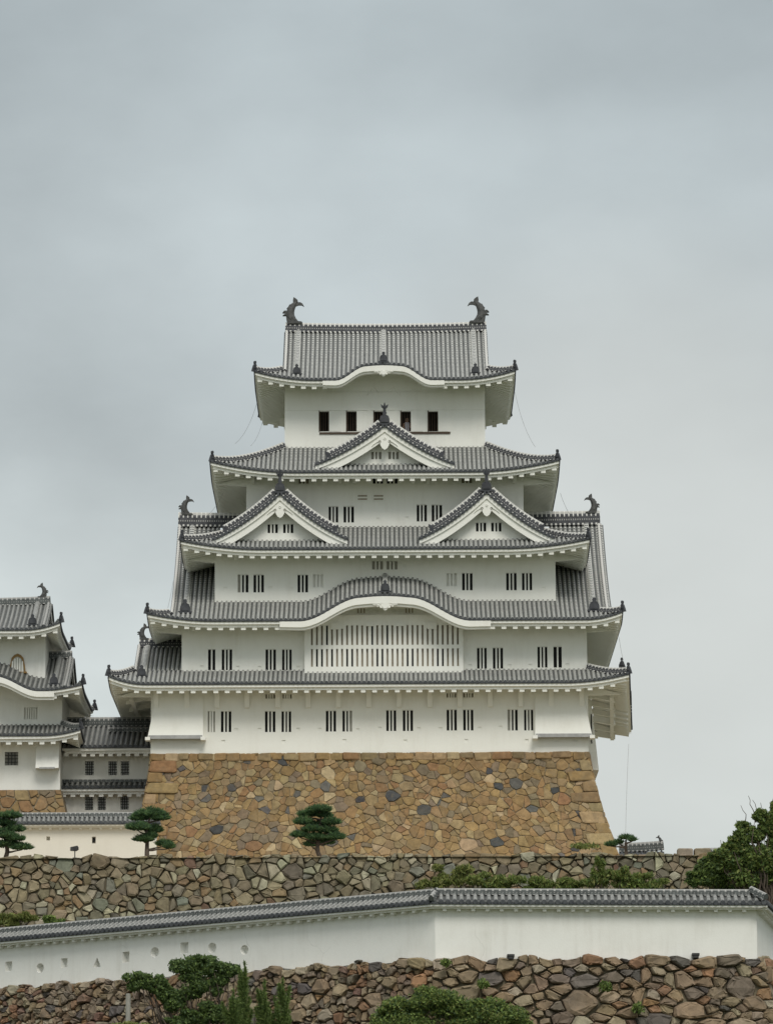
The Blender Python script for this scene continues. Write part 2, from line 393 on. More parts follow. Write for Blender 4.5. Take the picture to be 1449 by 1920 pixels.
def cosbump(c, h, x0, x1):
    def f(x):
        q = abs(x - c)
        if q <= x0: return h * (1 - .06 * (q / x0) ** 2)
        if q >= x1: return 0.0
        return .94 * h * (.5 + .5 * math.cos(math.pi * (q - x0) / (x1 - x0)))
    return f

class Skirt:
    """Four-sided pent roof round a storey: er = eave rectangle, ir = wall above, br = wall below."""
    def __init__(s, er, ir, br, ze, H, U=.5, Ln=2.0, k=.22, zsl=.33, bmp=None, skew=0.0, bmr=None):
        s.skew = skew; s.bmr = bmr; s.er, s.ir, s.br, s.ze, s.H, s.U, s.Ln, s.k, s.bmp = er, ir, br, ze, H, U, Ln, k, bmp
        s.zw = ze - .47 + (br[2] - er[2]) * zsl
    def zt(s, t, cn): return s.ze + s.H * (t * (1 - s.k) + s.k * t * t) + s.U * max(0, 1 - cn / s.Ln) ** 2 * (1 - min(1, t))
    def height(s, x, y):
        e, i = s.er, s.ir
        q = [(y - e[2]) / (i[2] - e[2]), (x - e[0]) / (i[0] - e[0]), (e[1] - x) / (e[1] - i[1]), (e[3] - y) / (e[3] - i[3])]
        t = max(0, min(1, *q)); return s.zt(t, sorted(q)[1])
    def build(s, parent, tiles=TK, rmat=MRIDGE, sides='FBLR', rp=(.72, .46), plm=MP, corner=.52, hipw=.3, skipraft=None):
        T, E, G = MB(), MB(), MB(); e, i, b = s.er, s.ir, s.br
        defs = {'F': (lambda a, d, z: (a, e[2] + d, z), e[0], e[1], i[0], i[1], i[2] - e[2], b[2] - e[2], b[0], b[1], rp[0]),
                'B': (lambda a, d, z: (a, e[3] - d, z), e[0], e[1], i[0], i[1], e[3] - i[3], e[3] - b[3], b[0], b[1], rp[0]),
                'L': (lambda a, d, z: (e[0] + d, a, z), e[2], e[3], i[2], i[3], i[0] - e[0], b[0] - e[0], b[2], b[3], rp[1]),
                'R': (lambda a, d, z: (e[1] - d + s.skew * (a - e[2]), a, z), e[2], e[3], i[2], i[3], e[1] - i[1], e[1] - b[1], b[2], b[3], rp[1])}
        for sd_ in sides:
            tw, a0, a1, i0, i1, D, ov, w0, w1, rr = defs[sd_]
            cn = lambda a, a0=a0, a1=a1, i0=i0, i1=i1: min((a - a0) / (i0 - a0), (a1 - a) / (a1 - i1))
            bm = s.bmp if (s.bmp and sd_ == 'F') else s.bmr if sd_ == 'R' else None
            zz = lambda a, d, D=D, cn=cn, bm=bm: s.zt(d / D, cn(a)) + (bm(a) * (1 - .12 * d / D) if bm else 0)
            slope(T, tw, a0, a1, lambda a, D=D, cn=cn: D * max(0, min(1, cn(a))), zz)
            eave(E, tw, a0, a1, lambda a, zz=zz: zz(a, 0), ov, w0, w1, s.zw, rr, .30 if sd_ in 'FB' else .2, .2 if sd_ in 'FB' else .15,
                 skip=skipraft if sd_ == 'F' else None, zadd=bm)
        rf = T.build('roof', tiles, parent)
        E.build('eave', plm, rf)
        for cx_, cy, ix, iy, yaw in ((e[0], e[2], i[0], i[2], math.pi * 1.25), (e[1], e[2], i[1], i[2], -math.pi / 4), (e[0], e[3], i[0], i[3], math.pi * .75), (e[1], e[3], i[1], i[3], math.pi / 4)):
            h = MB(); ts = [.05 + .95 * q / 12 for q in range(13)]
            ridge(h, [(cx_ + (ix - cx_) * t, cy + (iy - cy) * t, s.zt(t, t) + .02) for t in ts], hipw, .3)
            h.build('hip_ridge', rmat, rf)
            t = .03; corner_tile(rf, cx_ + (ix - cx_) * t, cy + (iy - cy) * t, s.zt(t, t) + .02, yaw, corner)
        return rf

class Irimoya:
    """Hip-and-gable roof with its ridge along X."""
    def __init__(s, er, gx, br, ze, zr, A, U=.5, Ln=2.6, zsl=.33, bmp=None, bfall=5.0, hole=None, sides=(1, 1)):
        s.er, s.gx, s.br, s.ze, s.U, s.Ln, s.bmp, s.bfall, s.hole, s.sides = er, gx, br, ze, U, Ln, bmp, bfall, hole, sides
        s.ym = (er[2] + er[3]) / 2; s.dr = s.ym - er[2]; s.A = A; s.B = ((zr - ze) / s.dr - A) / s.dr; s.zr = zr
        s.zw = ze - .47 + (br[2] - er[2]) * zsl
    def pz(s, d): return s.ze + s.A * d + s.B * d * d
    def build(s, parent, tiles=TK, rmat=MRIDGE, plm=MP, ridge_h=.7, fishs=1.0, desc=(1.3, 1.9), corner=.52, rp=(.72, .46), bells=.75, skipraft=None):
        T, E = MB(), MB(); e, g, b = s.er, s.gx, s.br
        dh = (g[0] - e[0], e[1] - g[1])
        def cnx(a): return min((a - e[0]) / dh[0], (e[1] - a) / dh[1])
        def upl(c, d): return s.U * max(0, 1 - c / s.Ln) ** 2 * max(0, 1 - d / (dh[0] * 1.0))
        def dmx(a):
            c = cnx(a)
            if c < 1: return max(0, c) * dh[0]
            if s.hole and s.hole[0] < a < s.hole[1]: return s.hole[2]
            return s.dr
        def zf(a, d): return s.pz(d) + upl(cnx(a), d) + (s.bmp(a) * max(0, 1 - d / s.bfall) ** 1.3 if s.bmp else 0)
        def zb(a, d): return s.pz(d) + upl(cnx(a), d)
        for tw, zz, fr in ((lambda a, d, z: (a, e[2] + d, z), zf, 1), (lambda a, d, z: (a, e[3] - d, z), zb, 0)):
            slope(T, tw, e[0], e[1], dmx, zz)
            eave(E, tw, e[0], e[1], lambda a, zz=zz: zz(a, 0), b[2] - e[2], b[0], b[1], s.zw, rp[0], skip=skipraft if fr else None, zadd=s.bmp if fr else None)
        for k, (tw, D) in enumerate(((lambda a, d, z: (e[0] + d, a, z), dh[0]), (lambda a, d, z: (e[1] - d, a, z), dh[1]))):
            cny = lambda a, D=D: min((a - e[2]) / D, (e[3] - a) / D)
            zs = lambda a, d, cny=cny: s.pz(d) + upl(cny(a), d)
            slope(T, tw, e[2], e[3], lambda a, D=D, cny=cny: D * max(0, min(1, cny(a))), zs)
            eave(E, tw, e[2], e[3], lambda a, zs=zs: zs(a, 0), (b[0] - e[0], e[1] - b[1])[k], b[2], b[3], s.zw, rp[1], .2, .15)
        rf = T.build('roof', tiles, parent); E.build('eave', plm, rf)
        # gable ends
        for k in (0, 1):
            if not s.sides[k]: continue
            sg = (-1, 1)[k]; gx = g[k] - sg * .55; y0 = e[2] + dh[0] * .8; ys = np.linspace(y0, e[3] - dh[0] * .8, 25)
            w = MB(); w.grid([[(gx, y, s.pz(min(y - e[2], e[3] - y)) - .12) for y in ys], [(gx, y, s.pz(dh[0]) - .5) for y in ys]])
            w.build('gable_wall', plm, rf)
            bb = MB()
            for gq, h0, h1 in ((g[k] - sg * .02, .05, .55), (g[k] - sg * .12, .1, .7)):
                bb.grid([[(gq, y, s.pz(min(y - e[2], e[3] - y)) - h0) for y in ys], [(gq, y, s.pz(min(y - e[2], e[3] - y)) - h1) for y in ys]])
            bb.build('bargeboard', plm, rf)
            v = MB()
            for fr in (0, 1):
                ds = np.linspace(dh[0] * .85, s.dr, 16)
                ridge(v, [(g[k] - sg * .16, (e[2] + d) if not fr else (e[3] - d), s.pz(d) + .03) for d in ds], .26, .16)
            v.build('verge_tiles', tiles[1] if False else rmat, rf)
            for fr in (0, 1):
                dd = MB(); ds = np.linspace(desc[1], s.dr, 16); xx = g[k] - sg * desc[0]
                ribpath = [(xx, (e[2] + d) if not fr else (e[3] - d), s.pz(d) + .03) for d in ds]
                desc_ridge(dd, ribpath); dd.build('descending_ridge', tiles[1], rf)
            if bells: bell(rf, xx, e[2] + desc[1] - .1, s.pz(desc[1]) + .02, bells)
            hp = MB(); cx_ = e[k]
            for fr in (0, 1):
                pts = []
                for q in range(11):
                    t = .05 + .95 * q / 10; d = t * dh[0]; y = e[2] + d if not fr else e[3] - d
                    pts.append((cx_ - sg * d, y, s.pz(d) + upl(t, d) + .02))
                hq = MB(); ridge(hq, pts, .28, .27); hq.build('hip_ridge', rmat, rf)
                corner_tile(rf, pts[0][0] + sg * .05, pts[0][1], pts[0][2], (math.pi * 1.25 if k == 0 else -math.pi / 4) if not fr else (math.pi * .75 if k == 0 else math.pi / 4), corner)
        rg = MB(); xs = np.linspace(g[0] + .05, g[1] - .05, 24); mid = (g[0] + g[1]) / 2; hl = (g[1] - g[0]) / 2
        ridge(rg, [(x, s.ym, s.zr - .12 + .12 * ((x - mid) / hl) ** 2) for x in xs], .5, ridge_h)
        rg.build('main_ridge', rmat, rf)
        for k in (0, 1):
            if fishs and s.sides[k]: fish(rf, g[k] + (1, -1)[k] * .55, s.ym, s.zr + ridge_h * 1.05, (1, -1)[k], fishs)
        return rf
def desc_ridge(M, path, w=.36, h=.24):
    path = [np.array(p, float) for p in path]; G = []; UV = []; acc = 0
    for i, p in enumerate(path):
        if i: acc += np.linalg.norm(p - path[i - 1])
        for j in range(6): pass
        t = path[min(i + 1, len(path) - 1)] - path[max(i - 1, 0)]; t = t / np.linalg.norm(t); sd_ = np.cross(t, (0, 0, 1.0)); sd_ = sd_ / np.linalg.norm(sd_); up = np.cross(sd_, t); up = up if up[2] > 0 else -up
        G.append([p + sd_ * w / 2 * math.cos(q) + up * (h * (.35 + .65 * math.sin(q)) if 0 < j < 6 else 0) for j, q in enumerate(np.linspace(0, math.pi, 7))])
        UV += [(j / 6, acc) for j in range(7)]
    M.grid(G, 0, UV); M.add(G[0], [tuple(range(7))], 0); M.add(G[-1], [tuple(range(7))], 0)

# ------------------------------------------------------------------ walls and windows
def wall_front(Wm, x0, x1, z0, z1, y, holes, depth=.32, shallow=(), mat=0, clip=None):
    """Front wall at y with real recesses; clip(x) optionally limits its top edge."""
    allh = [(*h, depth, False) for h in holes] + [(*h, .05, True) for h in shallow]
    xs = sorted({x0, x1, *[q for h in allh for q in h[:2]]}); zs = sorted({z0, z1, *[q for h in allh for q in h[2:4]]})
    if clip: xs = sorted({*xs, *np.linspace(x0, x1, 41).tolist()})
    cl = clip or (lambda x: 1e9)
    for i in range(len(xs) - 1):
        for j in range(len(zs) - 1):
            mx_, mz = (xs[i] + xs[i + 1]) / 2, (zs[j] + zs[j + 1]) / 2
            if any(h[0] < mx_ < h[1] and h[2] < mz < h[3] for h in allh): continue
            ca, cb = cl(xs[i]), cl(xs[i + 1])
            a, b, c, d = min(zs[j], ca), min(zs[j], cb), min(zs[j + 1], cb), min(zs[j + 1], ca)
            if c - b < 1e-4 and d - a < 1e-4: continue
            Wm.add([(xs[i], y, a), (xs[i + 1], y, b), (xs[i + 1], y, c), (xs[i], y, d)], [(0, 1, 2, 3)], mat)
    for h in allh:
        a, b, c, d, dp, back = h; q = y + dp
        Wm.add([(a, y, c), (b, y, c), (b, y, d), (a, y, d), (a, q, c), (b, q, c), (b, q, d), (a, q, d)],
               [(0, 1, 5, 4), (1, 2, 6, 5), (2, 3, 7, 6), (3, 0, 4, 7)] + ([(4, 5, 6, 7)] if back else []), mat)
def wall_box(Wm, x0, x1, y0, y1, z0, z1, mat=0):     # sides and back
    for a, b in (((x0, y0), (x0, y1)), ((x0, y1), (x1, y1)), ((x1, y1), (x1, y0))):
        Wm.add([(*a, z0), (*b, z0), (*b, z1), (*a, z1)], [(0, 1, 2, 3)], mat)
def window(parent, hole, y, bars=2, kind='d', barmat=MP, depth=.32, name='window', cross=0, bw=None):
    x0, x1, z0, z1 = hole; b = MB(); w = x1 - x0; bwid = bw or .105
    fr = .02
    b.box(x0 + .003, x1 - .003, y + .05, y + .14, z1 - fr, z1 - .003); b.box(x0 + .003, x1 - .003, y + .05, y + .14, z0 + .003, z0 + fr)
    n = bars
    for i in range(n):
        c = x0 + w * (i + 1) / (n + 1); b.box(c - bwid / 2, c + bwid / 2, y + .04, y + .16, z0 + fr, z1 - fr)
    for i in range(cross):
        c = z0 + (z1 - z0) * (i + 1) / (cross + 1); b.box(x0 + .004, x1 - .004, y + .055, y + .10, c - .022, c + .022)
    o = b.build(name, barmat, parent)
    q = MB(); yy = y + depth - .01
    n1_ = n + 1
    for i in range(n1_):
        a, c = x0 + w * i / n1_, x0 + w * (i + 1) / n1_
        kk = kind if len(kind) == 1 else kind[i]
        dd = yy if kk == 'd' else y + .19
        q.add([(a, dd, z0), (c, dd, z0), (c, dd, z1), (a, dd, z1)], [(0, 1, 2, 3)], {'d': 0, 'c': 1, 'b': 2, 'p': 3}[kk])
    q.build('shutter_or_dark_pane', [MDARK, MSHUTG, MSHUT, MP], o)  # open slits get a near-black pane standing in for the unlit interior
    return o
def hole(u0, u1, v0, v1, y): return (at(u0, v0, y)[0], at(u1, v0, y)[0], at((u0 + u1) / 2, v1, y)[1], at((u0 + u1) / 2, v0, y)[1])

# ------------------------------------------------------------------ masonry: one polygon per stone
def power_cells(Wd, Hd, radii, rnd, fixed=(), aniso=1.0, tries=30):
    """Dart-thrown seeds of several sizes, then their power diagram."""
    pts = [(x / aniso, y, r) for x, y, r in fixed]; W_ = Wd / aniso
    cs = max(radii[0][0], .3) * 2; G = {}
    def put(p): G.setdefault((int(p[0] // cs), int(p[1] // cs)), []).append(p)
    for p in pts: put(p)
    for r, fill in radii:
        for _ in range(int(fill * W_ * Hd / (r * r)) ):
            x, y = rnd.uniform(0, W_), rnd.uniform(0, Hd); rr = r * rnd.uniform(.82, 1.15)
            gx, gy = int(x // cs), int(y // cs); ok = True
            for i in (-1, 0, 1):
                for j in (-1, 0, 1):
                    for q in G.get((gx + i, gy + j), ()):
                        if (q[0] - x) ** 2 + (q[1] - y) ** 2 < (.86 * (q[2] + rr)) ** 2: ok = False; break
                    if not ok: break
                if not ok: break
            if ok: p = (x, y, rr); pts.append(p); put(p)
    A = np.array(pts); cells = []
    for i, (x, y, r) in enumerate(pts):
        d2 = (A[:, 0] - x) ** 2 + (A[:, 1] - y) ** 2; idx = np.argsort(d2)[1:26]
        m = 3.0 * radii[0][0]
        poly = [(max(0, x - m), max(0, y - m)), (min(W_, x + m), max(0, y - m)), (min(W_, x + m), min(Hd, y + m)), (max(0, x - m), min(Hd, y + m))]
        for j in idx:
            qx, qy, qr = pts[j]; dx, dy = qx - x, qy - y; dd = math.hypot(dx, dy)
            if dd < 1e-6: continue
            k = (dd * dd + .45 * (r * r - qr * qr)) / (2 * dd); nx, ny = dx / dd, dy / dd; new = []
            for a in range(len(poly)):
                p, q = poly[a], poly[(a + 1) % len(poly)]
                sp = (p[0] - x) * nx + (p[1] - y) * ny - k; sq = (q[0] - x) * nx + (q[1] - y) * ny - k
                if sp <= 0: new.append(p)
                if (sp < 0 < sq) or (sq < 0 < sp): t = sp / (sp - sq); new.append((p[0] + (q[0] - p[0]) * t, p[1] + (q[1] - p[1]) * t))
            poly = new
            if len(poly) < 3: break
        if len(poly) >= 3: cells.append(([(p[0] * aniso, p[1]) for p in poly], r))
    return cells
def poly_area(p): return abs(sum(p[i][0] * p[(i + 1) % len(p)][1] - p[(i + 1) % len(p)][0] * p[i][1] for i in range(len(p)))) / 2
def split_cells(cells, rnd, med, sig, ang=.27):
    out_ = []; st = [c[0] for c in cells]
    while st:
        p = st.pop(); t = med * math.exp(rnd.gauss(0, sig))
        if len(p) < 3 or poly_area(p) < 1.45 * t: out_.append((p, .4)); continue
        A = np.array(p); c = A.mean(0); w, v = np.linalg.eigh(np.cov((A - c).T)); d = v[:, 1]
        c = c + d * math.sqrt(max(w[1], 1e-6)) * rnd.uniform(-.4, .4); a = rnd.gauss(0, ang); n = np.array((d[0] * math.cos(a) - d[1] * math.sin(a), d[0] * math.sin(a) + d[1] * math.cos(a)))
        l, r = [], []
        for i in range(len(p)):
            q0, q1 = np.array(p[i]), np.array(p[(i + 1) % len(p)]); s0, s1 = (q0 - c).dot(n), (q1 - c).dot(n)
            (l if s0 <= 0 else r).append(tuple(q0))
            if s0 * s1 < 0: q = tuple(q0 + (q1 - q0) * s0 / (s0 - s1)); l.append(q); r.append(q)
        if len(l) < 3 or len(r) < 3: out_.append((p, .4)); continue
        st += [l, r]
    return out_
def masonry(S, cells, surf, pal, rnd, gap=.02, h=(.04, .10), rounds=1, jit=.01, dark=None, back=1, shade=None, jag=.06):
    """surf(a, b, off) -> point on the wall face pushed out by off."""
    for poly, r in cells:
        cx_ = sum(p[0] for p in poly) / len(poly); cy = sum(p[1] for p in poly) / len(poly)
        area = abs(sum(poly[i][0] * poly[(i + 1) % len(poly)][1] - poly[(i + 1) % len(poly)][0] * poly[i][1] for i in range(len(poly)))) / 2
        if area < .004: continue
        size = math.sqrt(area)
        col = rnd.choices(pal, [p[3] for p in pal])[0][:3]
        br = rnd.uniform(.86, 1.14); col = tuple(min(.9, c * br * rnd.uniform(.96, 1.04)) for c in col)
        if shade: col = shade(cx_, cy, col)
        sc = max(.5, 1 - gap * rnd.uniform(.5, 1.7) * 2 / size)
        q = []; m_ = len(poly)                             # knock off the sharpest corners
        for i in range(m_):
            p_, a, b = np.array(poly[i]), np.array(poly[i - 1]), np.array(poly[(i + 1) % m_]); va, vb = a - p_, b - p_; la, lb = np.linalg.norm(va), np.linalg.norm(vb)
            if la > 1e-6 and lb > 1e-6 and va.dot(vb) / (la * lb) > .5: d = .30 * min(la, lb); q += [tuple(p_ + va / la * d), tuple(p_ + vb / lb * d)]
            else: q.append(poly[i])
        poly = q
        jj = min(.11, jag * size) * (1 if rounds else 0)
        pl = [(cx_ + (p[0] - cx_) * sc + rnd.uniform(-jj, jj), cy + (p[1] - cy) * sc + rnd.uniform(-jj, jj)) for p in poly]
        for _ in range(rounds):
            q = []
            for i in range(len(pl)):
                a, b = pl[i], pl[(i + 1) % len(pl)]
                f = (.09 if _ == 0 else .22) if rounds <= 2 else .25
                q += [(a[0] + (b[0] - a[0]) * f, a[1] + (b[1] - a[1]) * f), (a[0] + (b[0] - a[0]) * (1 - f), a[1] + (b[1] - a[1]) * (1 - f))]
            pl = q
        if len(pl) > 28: pl = pl[::2]
        n = len(pl); H_ = rnd.uniform(*h) * min(1.4, .5 + size); V = []; tx, ty = rnd.uniform(-.45, .45) * H_, rnd.uniform(-.35, .35) * H_
        for s_, o_ in ((1.0, -.10), (.985, .30 * H_), (.93, .80 * H_), (.70, H_)):
            for p in pl:
                dx, dy = (p[0] - cx_) * s_, (p[1] - cy) * s_
                tilt = (tx * dx + ty * dy) / max(.2, size) * 1.6 if o_ > 0 else 0
                V.append(surf(cx_ + dx, cy + dy, o_ + tilt + (rnd.uniform(-jit, jit) if o_ > 0 else 0)))
        Fc = [(k * n + i, k * n + (i + 1) % n, (k + 1) * n + (i + 1) % n, (k + 1) * n + i) for k in range(3) for i in range(n)]
        Fc += [tuple(3 * n + i for i in range(n))]
        S.add(V, Fc, 0, None, col)

# ------------------------------------------------------------------ foliage
def leaves(Mb, c, rad, n, size, cols, rnd, shell=.55, el=1.0, up=0.0, flatten=False):
    c = np.array(c, float); rad = np.array(rad, float)
    for _ in range(n):
        while True:
            p = np.array([rnd.uniform(-1, 1) for _ in range(3)]); q = np.linalg.norm(p)
            if q <= 1 and (q > shell or rnd.random() < .25): break
        p = c + p * rad * (rnd.uniform(1.0, 1.38) if rnd.random() < .16 else 1)
        a = np.array([rnd.gauss(0, 1) for _ in range(3)]); a[2] += up * 2.5; a /= np.linalg.norm(a) + 1e-9
        b = np.cross(a, [rnd.gauss(0, 1) for _ in range(3)]); b /= np.linalg.norm(b) + 1e-9
        s = size * rnd.uniform(.6, 1.35); col = rnd.choice(cols); k = rnd.uniform(.7, 1.35)
        Mb.add([p - a * s * el, p + b * s * .45, p + a * s * el, p - b * s * .45], [(0, 1, 2, 3)], 0, None, tuple(x * k for x in col))
def limb(T, p0, p1, r0, r1, rnd, wob=.12, n=6):
    p0, p1 = np.array(p0, float), np.array(p1, float); Ln = np.linalg.norm(p1 - p0); P = []
    for i in range(n + 1):
        t = i / n; P.append(p0 + (p1 - p0) * t + (np.array([rnd.gauss(0, 1), rnd.gauss(0, 1), rnd.gauss(0, .4)]) * wob * Ln * .35 if 0 < i < n else 0))
    T.tube(P, [r0 + (r1 - r0) * i / n for i in range(n + 1)], 7)
    return P

#@@KEEP
# ------------------------------------------------------------------ ground and terraces
g = MB(); g.grid([[(x, y, 0) for x in np.linspace(-3000, 3000, 7)] for y in np.linspace(-700, 5000, 7)])
structure(g.build('ground', MGRASS))
ZM = Z(1604, -18)                       # top of the middle retaining wall
g = MB()
pr = [(-150, -.3), (-122, 6), (-106, 12.2), (-93.5, 13.2)]
g.grid([[(x, y + .35 * min(0, x) * 0, z) for x in np.linspace(-70, 70, 15)] for y, z in pr]); structure(g.build('hill_slope', MGRASS))
ZB = Z(1790, -90)
g = MB(); g.grid([[(x, y, z) for x in np.linspace(-70, 70, 15)] for y, z in ((-66, ZB - 1.5), (-40, Z(1760, -40)), (-19.5, Z(1760, -19.5)), (-19.4, 8), (8, 8))]); structure(g.build('bank', MGRASS))
g = MB(); g.grid([[(x, y, ZM - .12) for x in np.linspace(-45, 27, 10)] for y in (-18.3, 0, 40)]); structure(g.build('terrace', MEARTH))

# ------------------------------------------------------------------ the main keep
KX = X(721, 5, 1000)
keep = thing('castle_keep', (KX, 10.5, Z(1412, 0)), 'tall white castle keep of five stacked storeys with grey tiled roofs', 'castle keep')
T1 = (X(283, 0, 1400), X(1103, 0, 1400), 0, 21); T2 = (X(341, .5, 1220), X(1100, .5, 1220), .5, 20.5)
T3 = (X(403, 1.9, 1080), X(1041, 1.9, 1080), 1.9, 19.1); T4 = (X(462, 3.5, 940), X(981, 3.5, 940), 3.5, 17.5)
T5 = (X(534, 5.4, 790), X(909, 5.4, 790), 5.4, 15.6)
b2 = cosbump(X(722, -1.6, 1130), 1.62, 1.5, 5.5); b5 = cosbump(X(719, 3.2, 690), 1.02, 1.1, 3.2)
gx1 = X(254, 2, 1240)
e1 = (X(203, -2, 1275), X(1180, -2, 1270), -2.0, 23.0)
R1 = Skirt(e1, (gx1, T2[1], .5, 20.5), T1, Z(1280, -2), Z(1257, .5) - Z(1280, -2), U=.55, Ln=1.6, k=.03, skew=.058, bmr=cosbump(12.0, 1.25, 1.0, 4.2))
e2 = (X(276, -1.6, 1155), X(1167, -1.6, 1150), -1.6, 22.6)
R2 = Irimoya(e2, (X(327, 6, 1060), X(1133, 6, 1060)), T2, Z(1162, -1.6), Z(986, 10.5), .43, U=.5, Ln=3.2, bmp=b2, bfall=400, hole=(T3[0], T3[1], 3.55))
e3 = (X(338, -.3, 1025), X(1106, -.3, 1022), -.3, 21.3)
R3 = Skirt(e3, T4, T3, Z(1028, -.3), Z(988, 3.5) - Z(1028, -.3), U=.6, Ln=1.3)
e4 = (X(394, 1.3, 875), X(1049, 1.3, 872), 1.3, 19.7)
R4 = Skirt(e4, T5, T4, Z(884, 1.3), Z(839, 5.4) - Z(884, 1.3), U=.75, Ln=1.2)
e5 = (X(477, 3.2, 703), X(966, 3.2, 700), 3.2, 17.8)
R5 = Irimoya(e5, (X(532, 8, 650), X(915, 8, 650)), T5, Z(711, 3.2), Z(622, 10.5), .50, U=.6, Ln=2.2, bmp=b5, bfall=4.5)
bx2, bx5 = X(722, -1.6, 1130), X(719, 3.2, 690)
r1 = R1.build(keep)
r2 = R2.build(keep, ridge_h=.75, fishs=.84, desc=(1.0, 1.55), bells=.72, skipraft=lambda a: abs(a - bx2) < 6.7)
r3 = R3.build(keep)
r4 = R4.build(keep)
r5 = R5.build(keep, ridge_h=.52, fishs=1.16, desc=(.95, .95), bells=.58, skipraft=lambda a: abs(a - bx5) < 3.6)
# centre bells with short spines on the two curved gables
for rf, Rr, bx, d0, d1, s in ((r2, R2, bx2,   .35, 3.5, .64), (r5, R5, bx5, 1.25, 7.2, .58)):
    zf = (lambda d: R2.pz(d) + b2(bx2)) if rf is r2 else (lambda d: R5.pz(d) + b5(bx5) * max(0, 1 - d / 4.5) ** 1.3)
    m = MB(); desc_ridge(m, [(bx, Rr.er[2] + d, zf(d) + .03) for d in np.linspace(d0, d1, 14)]); m.build('descending_ridge', MRIB, rf)
    bell(rf, bx, Rr.er[2] + d0 - .15, zf(d0) + .05, s)
m = MB(); 
xx, zz_ = at(1165, 1252, 9); corner_tile(r1, xx, 9, zz_, 0.0, .52)
# west gable standing on the lowest roof
wg = MB(); zz1 = lambda a, d: R1.zt(d / 2.5, 9)
slope(wg, lambda a, d, z: (a, -2 + d, z), gx1, T2[0] + .1, lambda a: 7.0, zz1, dstart=lambda a: 2.42)
slope(wg, lambda a, d, z: (a, 12 - d, z), gx1, T2[0] + .1, lambda a: 7.0, zz1, dstart=lambda a: 2.42)
gw = wg.build('gable_roof', TK, keep)
zr1 = zz1(0, 7.0)
m = MB(); ridge(m, [(x, 5, zr1 - .05) for x in np.linspace(gx1 + .1, T2[0] + .2, 8)], .45, .5); m.build('main_ridge', MRIDGE, gw)
m = MB()
for s in (1, -1): ridge(m, [(gx1 + .1, 5 - s * (7 - d), zz1(0, d) + .03) for d in np.linspace(2.3, 7, 10)], .26, .16)
m.build('verge_tiles', MRIDGE, gw)
m = MB(); desc_ridge(m, [(X(266, 1, 1240) + .2, -2 + d, zz1(0, d) + .03) for d in np.linspace(1.5, 6.8, 12)]); m.build('descending_ridge', MRIB, gw)
bell(gw, X(266, -.7, 1270), -.7, zz1(0, 1.3) + .03, .62)
m = MB(); m.grid([[(gx1 + .5, y, zz1(0, 7 - abs(y - 5)) - .1) for y in np.linspace(.4, 9.6, 15)], [(gx1 + .5, y, zz1(0, 1.6)) for y in np.linspace(.4, 9.6, 15)]]); m.build('gable_wall', MP, gw)
fish(gw, gx1 + .35, 5, zr1 + .5, 1, .68)

# --- storey walls with recessed windows
def storey(T, zb, zt, wins, squares=(), mat=MP, depth=.32, extra=None):
    w = MB(); y = T[2]
    hs = [hole(a, b, c, d, y) for a, b, c, d, *_ in wins]
    sq = [hole(u - 3.2, u + 3.2, v - 3.2, v + 3.2, y) for u, v in squares]
    wall_front(w, T[0], T[1], zb, zt, y, hs, depth, sq)
    wall_box(w, T[0], T[1], T[2], T[3], zb, zt)
    o = w.build('wall', mat, keep)
    for h, q in zip(hs, wins):
        kind = q[4] if len(q) > 4 else 'd'; n = q[5] if len(q) > 5 else 2
        window(keep, h, y, n, kind, depth=depth, bw=(.105 if n == 2 else .10))
    return o
w1 = [(390, 403.5, 1333, 1373, 'c'), (414.5, 434, 1333, 1373), (497, 516.5, 1333, 1373), (528, 546, 1333, 1373), (611, 630, 1332, 1372), (642, 660, 1332, 1372, 'ddc'),
      (724, 742.5, 1331, 1371), (755, 774, 1331, 1371), (837, 856, 1330, 1370), (868, 887, 1330, 1370), (951, 970, 1330, 1370, 'cdd'), (982, 999, 1330, 1370)]
w1u = [(312, 326, 1301, 1310), (498, 516, 1301, 1310), (530, 547, 1301, 1310), (837, 855, 1299, 1308), (868, 887, 1299, 1308), (1008, 1026, 1298, 1307), (1038, 1054, 1298, 1307)]
sq1 = [(443, 1369), (487, 1368), (559, 1368), (600, 1368), (671, 1369), (712, 1366), (785, 1367), (826, 1367), (899, 1366), (938, 1364), (306, 1391), (364, 1391), (419, 1391), (532, 1391), (646, 1389), (760, 1390), (874, 1389), (987, 1389), (1043, 1388), (1078, 1387)]
storey(T1, Z(1412, 0) - .02, R1.zw + .35, w1 + [(*q, 'b', 3) for q in w1u], sq1)
w2 = [(390.5, 404, 1217, 1257, 'd', 1), (416, 435.5, 1217, 1257), (498, 517.5, 1217, 1257), (529, 547, 1217, 1257),
      (894, 912, 1214, 1254), (923.5, 942.5, 1214, 1254), (1007, 1025.5, 1212, 1252), (1037, 1052.5, 1212, 1252, 'd', 1)]
sq2 = [(379, 1251), (446, 1252), (487, 1252), (559, 1252), (881, 1249), (955, 1249), (994, 1248), (1063, 1247)]
storey(T2, Z(1285, .5), R2.zw + .35, w2, sq2)
w3 = [(446, 466, 1077, 1111, 'cdd'), (475.5, 495, 1077, 1111), (558, 577.5, 1077, 1111), (587, 606, 1077, 1101, 'p'), (697.5, 718, 1051.5, 1068, 'c'), (724.5, 745, 1051.5, 1068, 'c'),
      (836.5, 856, 1075, 1099, 'p'), (866, 885.5, 1074, 1107), (948.5, 968, 1073.5, 1107), (978, 997, 1073.5, 1107)]
sq3 = [(423, 1104), (507, 1103), (547, 1104), (658, 1062), (684, 1062), (758, 1061), (785, 1061), (926, 1100), (1019, 1104)]
storey(T3, Z(1150, 1.9), R3.zw + .35, w3, sq3)
